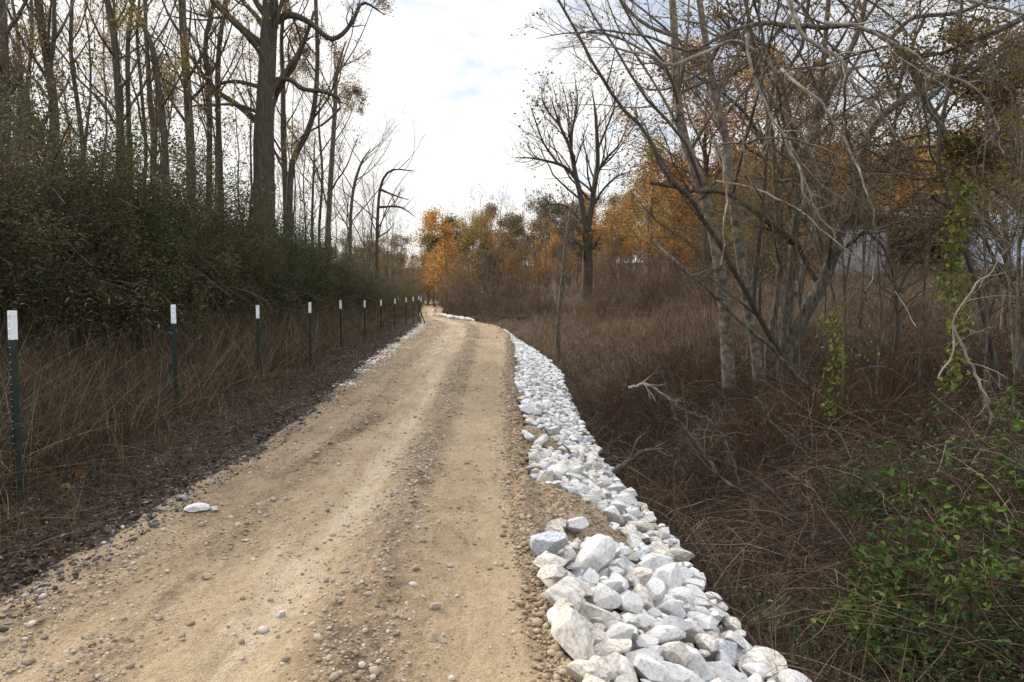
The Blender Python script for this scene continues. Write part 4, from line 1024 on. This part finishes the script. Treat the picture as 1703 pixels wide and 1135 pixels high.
# vines
def vine(label, pts, Y, nl, spread, lm, rng, size=.055):
    full = resample(np.array([P(a[0], a[1], Y + (a[2] if len(a) > 2 else 0)) for a in pts]), 30); o = full[0].copy(); PT = full - o
    S_ = np.stack([PT + fbm(np.arange(30) * .3 + 9 * k, np.full(30, k * 3.1), 2, k)[:, None] * np.array([.25, .25, .02]) for k in range(4)])
    rt = empty('hanging_vine', o); tag(rt, label, 'vine')
    build('stem', [tubes(S_, np.full((4, 30), .004), 4)], M_TWIG, rt)
    p = S_.reshape(-1, 3)[rng.integers(0, 120, nl)] + rng.normal(size=(nl, 3)) * spread
    rn = rng.random(nl)
    build('leaves', [leaves(p, rng.uniform(.7, 1.3, nl) * size, rng, 0, rn, .75, up=.2, direc=norm(rng.normal(size=(nl, 3)) * [1, 1, .5] + [0, -.4, -.7]))], lm, rt, False)
vine('bright yellow-green vine hanging low in the middle of the right thicket', [(1385, 520), (1392, 580), (1385, 640), (1380, 695)], 7.8, 190, [.06, .06, .04], L_YELLOW, tr, .06)
vine('long leafy vine hanging beside the leaning trunk at the far right', [(1598, 310), (1590, 400), (1582, 470), (1592, 560), (1580, 640)], 7.4, 420, [.07, .07, .04], L_YELLOW, tr, .06)
vine('green vine wrapped on the leaning trunk above the long leafy vine', [(1610, 230), (1606, 290), (1600, 350), (1598, 420)], 8.2, 260, [.07, .07, .04], L_GREEN, tr, .055)
vine('sparse vine leaves dangling before the dark sapling', [(1440, 480), (1430, 540), (1440, 600)], 8.6, 70, [.12, .1, .05], L_YELLOW, tr, .045)
# saplings filling the tangle
sap = hero('bare_sapling', 'thin bare upright sapling in the right-hand tangle', [lb([(1400, 700), (1405, 500), (1395, 300), (1410, 100)], (4.5, 1.6)), lb([(1404, 480), (1430, 330), (1450, 200)], (4, 1.5)), lb([(1400, 560), (1370, 420), (1350, 300)], (3, 1.5))], 9, M_BARKG, M_TWIGG, tr, 9, 5, 4, (.2, .45), .1, L_MIX, 700, .05, sides=7, group='bare saplings in the right tangle')
for k, (px, Y, s_) in enumerate([(1330, 10, .9), (1460, 8.5, .8), (1530, 9.5, 1), (1640, 7.5, .9), (1180, 14, .9), (1290, 15, 1.1), (1430, 12.5, 1.15), (1690, 10.5, 1.2), (1370, 14, 1.0), (1240, 17, 1), (1690, 6.5, .8)]):
    o = copy_tree(sap); x = P(px, 600, Y)[0]; place(o, x, Y, (s_, s_, s_), k * 1.7)
    tag(o, 'thin bare upright sapling in the right-hand tangle')

# ------------------------------------------------------------------ generic trees for the woods
def gtree(name, rng, Hh, r0, leaf, nleaf, lsize, bark, twig, nl1=14, cb=.35, spread=(.25, .45), up=.25, lspread=.35, n2=5, n3=4):
    rt = empty(name, (0, 0, 0)); K = 14
    pts = np.zeros((K, 3)); pts[:, 2] = np.linspace(-.3, Hh * .93, K); pts[1:, 0] += np.cumsum(rng.normal(size=K - 1)) * Hh * .006; pts[1:, 1] += np.cumsum(rng.normal(size=K - 1)) * Hh * .006
    R = r0 * np.linspace(1, .12, K) ** .9
    A, AR = spawn(pts[None], R[None], nl1, rng, cb, 1, (30, 65), spread, 8, .12, up, .45, .012)
    B, BR = spawn(A, AR, n2, rng, .25, 1, (25, 60), (.35, .6), 6, .12, up * .7, .5, .007)
    C_, CR = spawn(B, BR, n3, rng, .25, 1, (25, 60), (.4, .7), 4, .12, up * .4, .6, .004)
    build('trunk', [bark_tube(pts, R, 8, 0, rng, .06, .3), tubes(A, AR, 4, 0)], [bark], rt)
    cc = [tubes(B, BR, 3, 0), tubes(C_, CR, 3, 0)]
    if nleaf:
        pp_ = np.concatenate([C_.reshape(-1, 3), B[:, 3:].reshape(-1, 3)])
        p = pp_[rng.integers(0, len(pp_), nleaf)] + rng.normal(size=(nleaf, 3)) * lspread
        kp = vn(p[:, 0] * .6 + 3 + p[:, 1] * .5, p[:, 2] * .6 + p[:, 1] * .3, int(rng.integers(1e5))) > .32; p = p[kp]
        cc.append(leaves(p, rng.uniform(.6, 1.3, len(p)) * lsize, rng, 1, None, .7, simple=True))
    build('crown', cc, [twig] + ([leaf] if leaf else []), rt)
    return rt
gr = np.random.default_rng(77)
T_ORANGE = gtree('autumn_tree', gr, 12, .14, L_ORANGE, 9000, .20, M_BARKG, M_TWIGD, 20, .12, (.22, .42), .2, .4)
T_RUST = gtree('autumn_tree', gr, 13, .18, L_RUST, 9500, .20, M_BARKG, M_TWIGD, 20, .10, (.22, .42), .2, .4)
T_GOLD = gtree('autumn_tree', gr, 12, .16, L_GOLD, 7000, .20, M_BARKG, M_TWIGG, 20, .12, (.22, .42), .2, .4)
T_BROWN = gtree('autumn_tree', gr, 12.5, .17, L_BROWN, 8000, .20, M_BARKG, M_TWIGD, 20, .10, (.22, .42), .2, .4)
T_OLIVE = gtree('evergreen_tree', gr, 11, .16, L_OLIVE, 10000, .20, M_BARKD, M_TWIGD, cb=.2)
T_BARE = gtree('bare_tree', gr, 12, .11, None, 0, .1, M_BARKG, M_TWIGG, nl1=16, cb=.25, spread=(.2, .35), up=.35)
T_SLIM = gtree('bare_tree', gr, 13, .065, L_GOLD, 350, .12, M_BARKD, M_TWIGD, nl1=14, cb=.35, spread=(.15, .3), up=.4)
T_VINY = gtree('leafy_tree', gr, 9, .10, L_MIX, 11000, .075, M_BARKG, M_TWIGD, 20, .12, (.3, .5), .12, .2, 6, 6)
T_OAK = gtree('oak_tree', gr, 12, .2, L_RUST, 22000, .11, M_BARKD, M_TWIGD, 22, .12, (.28, .5), .15, .28, 6, 5)
T_SCRUB = gtree('scrub_tree', gr, 6, .07, L_BROWN, 2600, .12, M_BARKG, M_TWIGG, nl1=16, cb=.1, spread=(.3, .5), up=.2)
first = {}
def forest(proto_, x, y, s, rz, lab, cat, group, z=None):
    if proto_.name not in first: first[proto_.name] = 1; o = proto_
    else: o = copy_tree(proto_)
    place(o, x, y, (s, s, s * gr.uniform(.92, 1.1)), rz, z); tag(o, lab, cat, group)
labs = {T_ORANGE.name: 'bright orange autumn tree in the distant woods', T_RUST.name: 'rust-red autumn tree in the distant woods', T_GOLD.name: 'golden yellow tree in the distant woods', T_BROWN.name: 'brown-leaved tree in the distant woods',
        T_OLIVE.name: 'dull green tree in the distant woods', T_BARE.name: 'grey leafless tree in the distant woods', T_SLIM.name: 'slim dark leafless tree', T_SCRUB.name: 'low scrubby tree at the edge of the woods'}
def ytree(px, toppy, Y, proto_, Hn, lab=None, group='trees of the distant autumn woods'):
    x = P(px, 480, Y)[0]; top = P(px, toppy, Y)[2]; gz = float(H(x, Y)); s = max((top - gz) / Hn, .25)
    forest(proto_, x, Y, s, gr.uniform(0, 6.28), lab or labs[proto_.name], 'tree', group)
# skyline profile of the far woods, photo px -> top py
prof_x = [540, 600, 680, 700, 745, 770, 850, 900, 950, 1000, 1050, 1100, 1200, 1400, 1703]
prof_y = [408, 392, 385, 375, 362, 350, 352, 345, 342, 330, 310, 290, 270, 250, 240]
mix1 = [T_ORANGE, T_RUST, T_BROWN, T_GOLD, T_RUST, T_BROWN, T_BARE, T_BROWN, T_BARE, T_BARE, T_RUST, T_OLIVE]
k = 0
for Y, stepx, dpy in ((135, 30, 2), (118, 32, 8), (100, 34, 16), (84, 40, 28), (70, 52, 44)):
    for px in np.arange(545, 1900, stepx):
        pxx = px + gr.uniform(-12, 12); tp = np.interp(pxx, prof_x, prof_y) + dpy + gr.uniform(-8, 10)
        if Y < 90 and 690 < pxx < 760: continue
        pr = mix1[int(gr.integers(len(mix1)))]
        ytree(pxx, tp, Y + gr.uniform(-5, 5), pr, {T_ORANGE.name: 12.5, T_RUST.name: 13.5, T_GOLD.name: 12.5, T_BROWN.name: 13, T_OLIVE.name: 11.5, T_BARE.name: 13}[pr.name])
# the glowing orange and golden trees at the end of the road
ytree(742, 352, 66, T_ORANGE, 12.5, 'brightest orange tree, just right of where the road vanishes', 'autumn trees at the road end')
ytree(722, 400, 74, T_ORANGE, 12.5, 'lower orange tree behind the brightest one at the road end', 'autumn trees at the road end')
ytree(712, 372, 84, T_GOLD, 12.5, 'thin golden tree standing left of the brightest orange tree', 'autumn trees at the road end')
ytree(775, 372, 80, T_GOLD, 12.5, 'golden tree standing right of the brightest orange tree', 'autumn trees at the road end')
for px, tp, Y in [(640, 430, 60), (600, 440, 62), (665, 440, 70), (690, 445, 78), (780, 420, 58), (820, 415, 56), (860, 420, 54), (895, 410, 56), (930, 405, 58), (1000, 420, 50), (1040, 425, 48), (1090, 420, 44), (1130, 400, 46), (1170, 410, 40)]:
    ytree(px, tp, Y, T_SCRUB, 6.3, None, 'scrubby trees at the edge of the woods')
for j in range(95):
    px = gr.uniform(540, 1750); Y = gr.uniform(56, 105)
    if 690 < px < 745 and Y < 90: continue
    ytree(px, gr.uniform(425, 455) - 50 * float(ss(px, 880, 1100)), Y, T_SCRUB, 6.3, None, 'scrubby trees at the edge of the woods')
# slim bare trees in front of the woods
for px, tp, Y in [(785, 335, 60), (805, 325, 62), (828, 345, 56), (842, 318, 52), (868, 340, 58), (890, 330, 50), (905, 350, 60), (925, 338, 64), (850, 330, 66), (955, 350, 56), (1020, 330, 55), (1065, 320, 50), (1095, 330, 45), (815, 350, 50), (760, 365, 70)]:
    ytree(px, tp, Y, T_BARE if gr.random() < .6 else T_SLIM, 13, 'slim leafless tree before the far woods right of the road', 'slim bare trees in the valley')
# thin trees left, seen between the larger trunks
for px, tp, Y in [(500, 240, 42), (560, 250, 44), (570, 330, 46), (592, 290, 46), (606, 300, 48), (612, 262, 44), (640, 320, 48), (655, 335, 52), (664, 372, 54), (510, 150, 38), (598, 330, 42), (645, 350, 45), (555, 300, 50), (540, 330, 52), (620, 350, 55)]:
    ytree(px, tp, Y, T_SLIM if gr.random() < .7 else T_BARE, 13, 'thin leafless stem in the row beyond the big oak', 'thin stems beyond the big oak')
for j in range(26):
    px = gr.uniform(-120, 500); Y = gr.uniform(20, 38); x = P(px, 480, Y)[0]
    forest([T_SLIM, T_SLIM, T_BARE, T_SLIM][j % 4], x, Y, gr.uniform(.8, 1.25), gr.uniform(0, 6.28), 'thin background stem between the big trunks above the left thicket', 'tree', 'thin background stems on the left bank')
for px, tp, Y, pr, lab in [(95, 130, 28, T_RUST, 'reddish-leaved tree behind the left trunks'), (20, 120, 27, T_BROWN, 'brown-leaved tree far left behind the trunks'), (285, 120, 30, T_GOLD, 'gold-leaved tree seen between the left trunks')]:
    o = copy_tree(pr); x = P(px, 480, Y)[0]; top = P(px, tp, Y)[2]; gz = float(H(x, Y)); s = (top - gz) / 12.5
    place(o, x, Y, (s * .5, s * .5, s), 1.0); tag(o, lab, 'tree', 'leafy trees behind the left trunks')
# big autumn oaks on the right behind the tangle
for px, tp, Y, pr, lab, wd in [(1165, 75, 33, T_OAK, 'large rusty-brown oak crown behind the two pale trunks', 1.35), (1290, 90, 36, T_OAK, 'brown oak crown behind the middle of the clump', 1.35), (1080, 235, 48, T_GOLD, 'golden-brown oak left of the large rusty one', 1.0), (1120, 260, 42, T_RUST, 'lower rusty tree beneath the large oak crown', 1.0),
                          (1425, 225, 40, T_ORANGE, 'broad orange tree glowing behind the right tangle', 1.5), (1530, 215, 41, T_ORANGE, 'second broad orange tree behind the tangle, above the shed', 1.5), (1650, 160, 40, T_ORANGE, 'orange tree high at the right above the blue tarp', 1.2), (1350, 240, 50, T_RUST, 'rusty tree behind the several-stemmed tree', 1.2), (1240, 260, 42, T_GOLD, 'yellowish oak low behind the pale trunks', 1.0), (1690, 60, 30, T_BROWN, 'dark brown-leaved tree at the upper right edge', 1.0)]:
    o = T_OAK if lab.startswith('large rusty') else copy_tree(pr); x = P(px, 480, Y)[0]; top = P(px, tp, Y)[2]; gz = float(H(x, Y)); s = (top - gz) / 13
    place(o, x, Y, (s * wd, s * wd, s), gr.uniform(0, 6.28)); tag(o, lab, 'tree', 'autumn oaks behind the right tangle')

for k, (px, tp, Y, s_, lab) in enumerate([(1330, 130, 18, .8, 'olive-leaved tree filling behind the several-stemmed tree'), (1680, 20, 16, 1.0, 'dark leafy tree filling the upper right corner'),
                             (1240, 300, 24, .8, 'olive leafy small tree between the pale trunks, low')]):
    o = T_VINY if k == 0 else copy_tree(T_VINY)
    x = P(px, 480, Y)[0]; top = P(px, tp, Y)[2]; gz = float(H(x, Y)); s = (top - gz) / 9.3
    place(o, x, Y, (s_, s_, s), k * 1.9); tag(o, lab, 'tree', 'leafy trees woven behind the right tangle')
for k in range(26):
    px = 1010 + k * 28 + gr.uniform(-14, 14); Y = gr.uniform(30, 44)
    if 1440 < px < 1640: Y = gr.uniform(36, 46)
    o = copy_tree(bare); x = P(px, 480, Y)[0]; s_ = gr.uniform(.6, 1.1)
    place(o, x, Y, (s_, s_, s_), k * 2.2); tag(o, 'brown undergrowth bush at the foot of the right-hand woods', 'bush', 'undergrowth along the right-hand woods')

# ------------------------------------------------------------------ shed with lumber on the right rise
def box(x0, x1, y0, y1, z0, z1, mat_=0):
    V = np.array([(x0, y0, z0), (x1, y0, z0), (x1, y1, z0), (x0, y1, z0), (x0, y0, z1), (x1, y0, z1), (x1, y1, z1), (x0, y1, z1)])
    return (V, np.array([[0, 3, 2, 1], [4, 5, 6, 7], [0, 1, 5, 4], [1, 2, 6, 5], [2, 3, 7, 6], [3, 0, 4, 7]]), mat_, .5)
M_PALE = mat('pale_sheet_metal', [(.20, .205, .20), (.33, .335, .33), (.42, .42, .41)], scale=2, bump=.1)
M_WOODD = mat('weathered_wood', [(.05, .035, .025), (.11, .08, .055), (.19, .15, .11)], scale=3, stretch=(1, 6, 6), bump=.4)
M_WOODL = mat('stacked_lumber', [(.03, .022, .016), (.09, .066, .045), (.26, .21, .16)], scale=4, attr=.8, bump=.2)
M_RUST = mat('rusty_roof_metal', [(.07, .045, .035), (.13, .085, .065), (.22, .18, .16)], scale=2.5, bump=.2)
M_BLUE = mat('pale_blue_tarp', [(.38, .44, .58), (.52, .58, .70), (.64, .68, .76)], scale=1.5, bump=.4, dist=.05)
Ys = 31.0
A0 = P(1475, 425, Ys); A1 = P(1640, 425, Ys); top = P(1550, 356, Ys)[2]; zb = float(H(A0[0], Ys)) - .2
sh = empty('lumber_shed', (A0[0], Ys, zb)); tag(sh, 'low open-fronted dark shed with a rusty roof on the rise at right', 'shed')
W_ = A1[0] - A0[0]; Ht = top - zb; D = 4.0
ox = 0
build('back_wall', [box(0, W_, D - .12, D, 0, Ht + .4)], M_WOODD, sh, False)
build('side_wall', [box(W_ + .01, W_ + .12, .05, D, 0, Ht + .1)], M_WOODD, sh, False)
for xx in (.0, W_ * .38, W_ * .68, W_ - .15): build('post', [box(xx, xx + .15, 0, .15, 0, Ht)], M_WOODD if xx != W_ * .68 else M_BARKW, sh, False)
corr = np.linspace(0, 1, 80); RXs = -0.5 + corr * (W_ + 1.2)
zz = .04 * np.sin(corr * 200)
V = np.concatenate([np.stack([RXs, np.full(80, yy), Ht + .04 + zz + (yy + .5) * .16 + th], 1) for yy, th in ((-.5, 0), (D + .4, 0), (-.5, .05), (D + .4, .05))])
i_ = np.arange(79)
fq = np.concatenate([np.stack([i_ + a, i_ + 1 + a, i_ + 1 + b, i_ + b], 1) for a, b in ((0, 80), (160, 240), (0, 160), (80, 240))])
build('roof', [(V, fq, 0, .5)], M_RUST, sh, False)
build('fascia', [box(-.5, W_ + .7, -.56, -.51, Ht - .22, Ht + .02)], M_BARKW, sh, False)
pw0 = P(1390, 445, Ys - .6); pw1 = P(1472, 445, Ys - .6)
wl = empty('metal_wall', (pw0[0], Ys - .6, 0)); tag(wl, 'pale grey sheet metal wall left of the dark shed', 'wall')
t1 = P(1430, 380, Ys - .6)[2]; zb2 = float(H(pw0[0], Ys)) - .3
n_ = 36; xs_ = np.linspace(0, pw1[0] - pw0[0], n_ * 2); ps = (np.arange(n_ * 2) % 4 < 2) * .04
V = np.concatenate([np.stack([xs_, ps + dy, np.full(len(xs_), z_)], 1) for dy, z_ in ((0, zb2), (0, t1), (.06, zb2), (.06, t1))])
i_ = np.arange(n_ * 2 - 1); m_ = n_ * 2
build('corrugated_sheet', [(V, np.concatenate([np.stack([i_ + a, i_ + 1 + a, i_ + 1 + b, i_ + b], 1) for a, b in ((0, m_), (2 * m_, 3 * m_), (m_, 3 * m_))]), 0, .5)], M_PALE, wl, False)
build('cap_rail', [box(-.05, pw1[0] - pw0[0] + .05, -.05, .14, t1 + .003, t1 + .1)], M_WOODD, wl, False)
# boards in the shed
ch = []
lr = np.random.default_rng(9)
for k in range(90):
    L_ = lr.uniform(2, 4.5); x0 = lr.uniform(.1, max(W_ - L_, .3)); y0 = lr.uniform(.2, 2.4); z0 = lr.uniform(0, 1) ** 1.2 * Ht * .72
    b = box(0, L_, 0, lr.uniform(.08, .2), 0, .05); a = lr.normal() * .06; V = b[0].copy()
    V[:, 2] += V[:, 0] * a; V = V + [x0, y0, z0 + .1]; ch.append((V, b[1], 0, lr.random()))
lum = build('lumber_stack', ch, M_WOODL, None, False); lum.location = (A0[0], Ys, zb)
tag(lum, 'jumbled stack of old boards inside the dark shed', 'lumber stack')
# tarp covered load
p0 = P(1655, 408, 29); p1 = P(1760, 408, 29); pt_ = P(1690, 346, 29)[2]; zb3 = float(H(p0[0], 29)) - .1
gu, gv = np.meshgrid(np.linspace(0, 1, 40), np.linspace(0, 1, 40))
X_ = (gu - .5) * 2; Y_ = (gv - .5) * 2
hgt = (1 - np.clip(np.abs(X_) * 1.05, 0, 1) ** 6) * (1 - np.clip(np.abs(Y_) * 1.05, 0, 1) ** 6)
Z_ = hgt * (pt_ - zb3) * (1 + .06 * fbm(gu * 5, gv * 5, 3, 5)) 
idx = np.arange(1600).reshape(40, 40); q = np.stack([idx[:-1, :-1], idx[:-1, 1:], idx[1:, 1:], idx[1:, :-1]], -1).reshape(-1, 4)
tp_ = build('tarp_cover', [(np.stack([X_ * (p1[0] - p0[0]) / 2 + .06 * fbm(gv * 9, gu * 9, 2, 8), Y_ * 1.6, Z_], -1).reshape(-1, 3), q, 0, .5)], M_BLUE)
tp_.location = ((p0[0] + p1[0]) / 2, 30.5, zb3); tag(tp_, 'pale blue tarp-covered load at the right edge beyond the leaning trunk', 'tarp')
# fallen single leaves
def fleaf(px, py, size, m, lab, Y=None, z=None):
    g = G(px, py, 0) if Y is None else P(px, py, Y)
    if z is None: g[2] = float(surf(np.array([g[0]]), np.array([g[1]]))[0]) + .03
    r_ = np.random.default_rng(int(px))
    o = build('fallen_leaf', [leaves(np.zeros((3, 3)), np.array([size, size * .8, size * .7]), r_, 0, np.array([.5, .7, .3]), .8, up=2, direc=norm(np.array([[1, .2, .1], [.7, .8, .15], [.6, -.8, .1]])))], m, None, False)
    o.location = tuple(g); tag(o, lab, 'leaf')
fleaf(1010, 920, .10, L_ORANGE, 'brown-orange leaf caught between the rocks before the sand mound', 4.3)
fleaf(1462, 948, .10, L_ORANGE, 'pale orange leaf caught in the brown brush at lower right', 3.6)
fleaf(115, 752, .13, L_ORANGE, 'orange leaf in the dead grass between the first two fence posts', 5.6)
fleaf(100, 826, .12, L_GOLD, 'yellow leaf on the left verge near the first fence post')
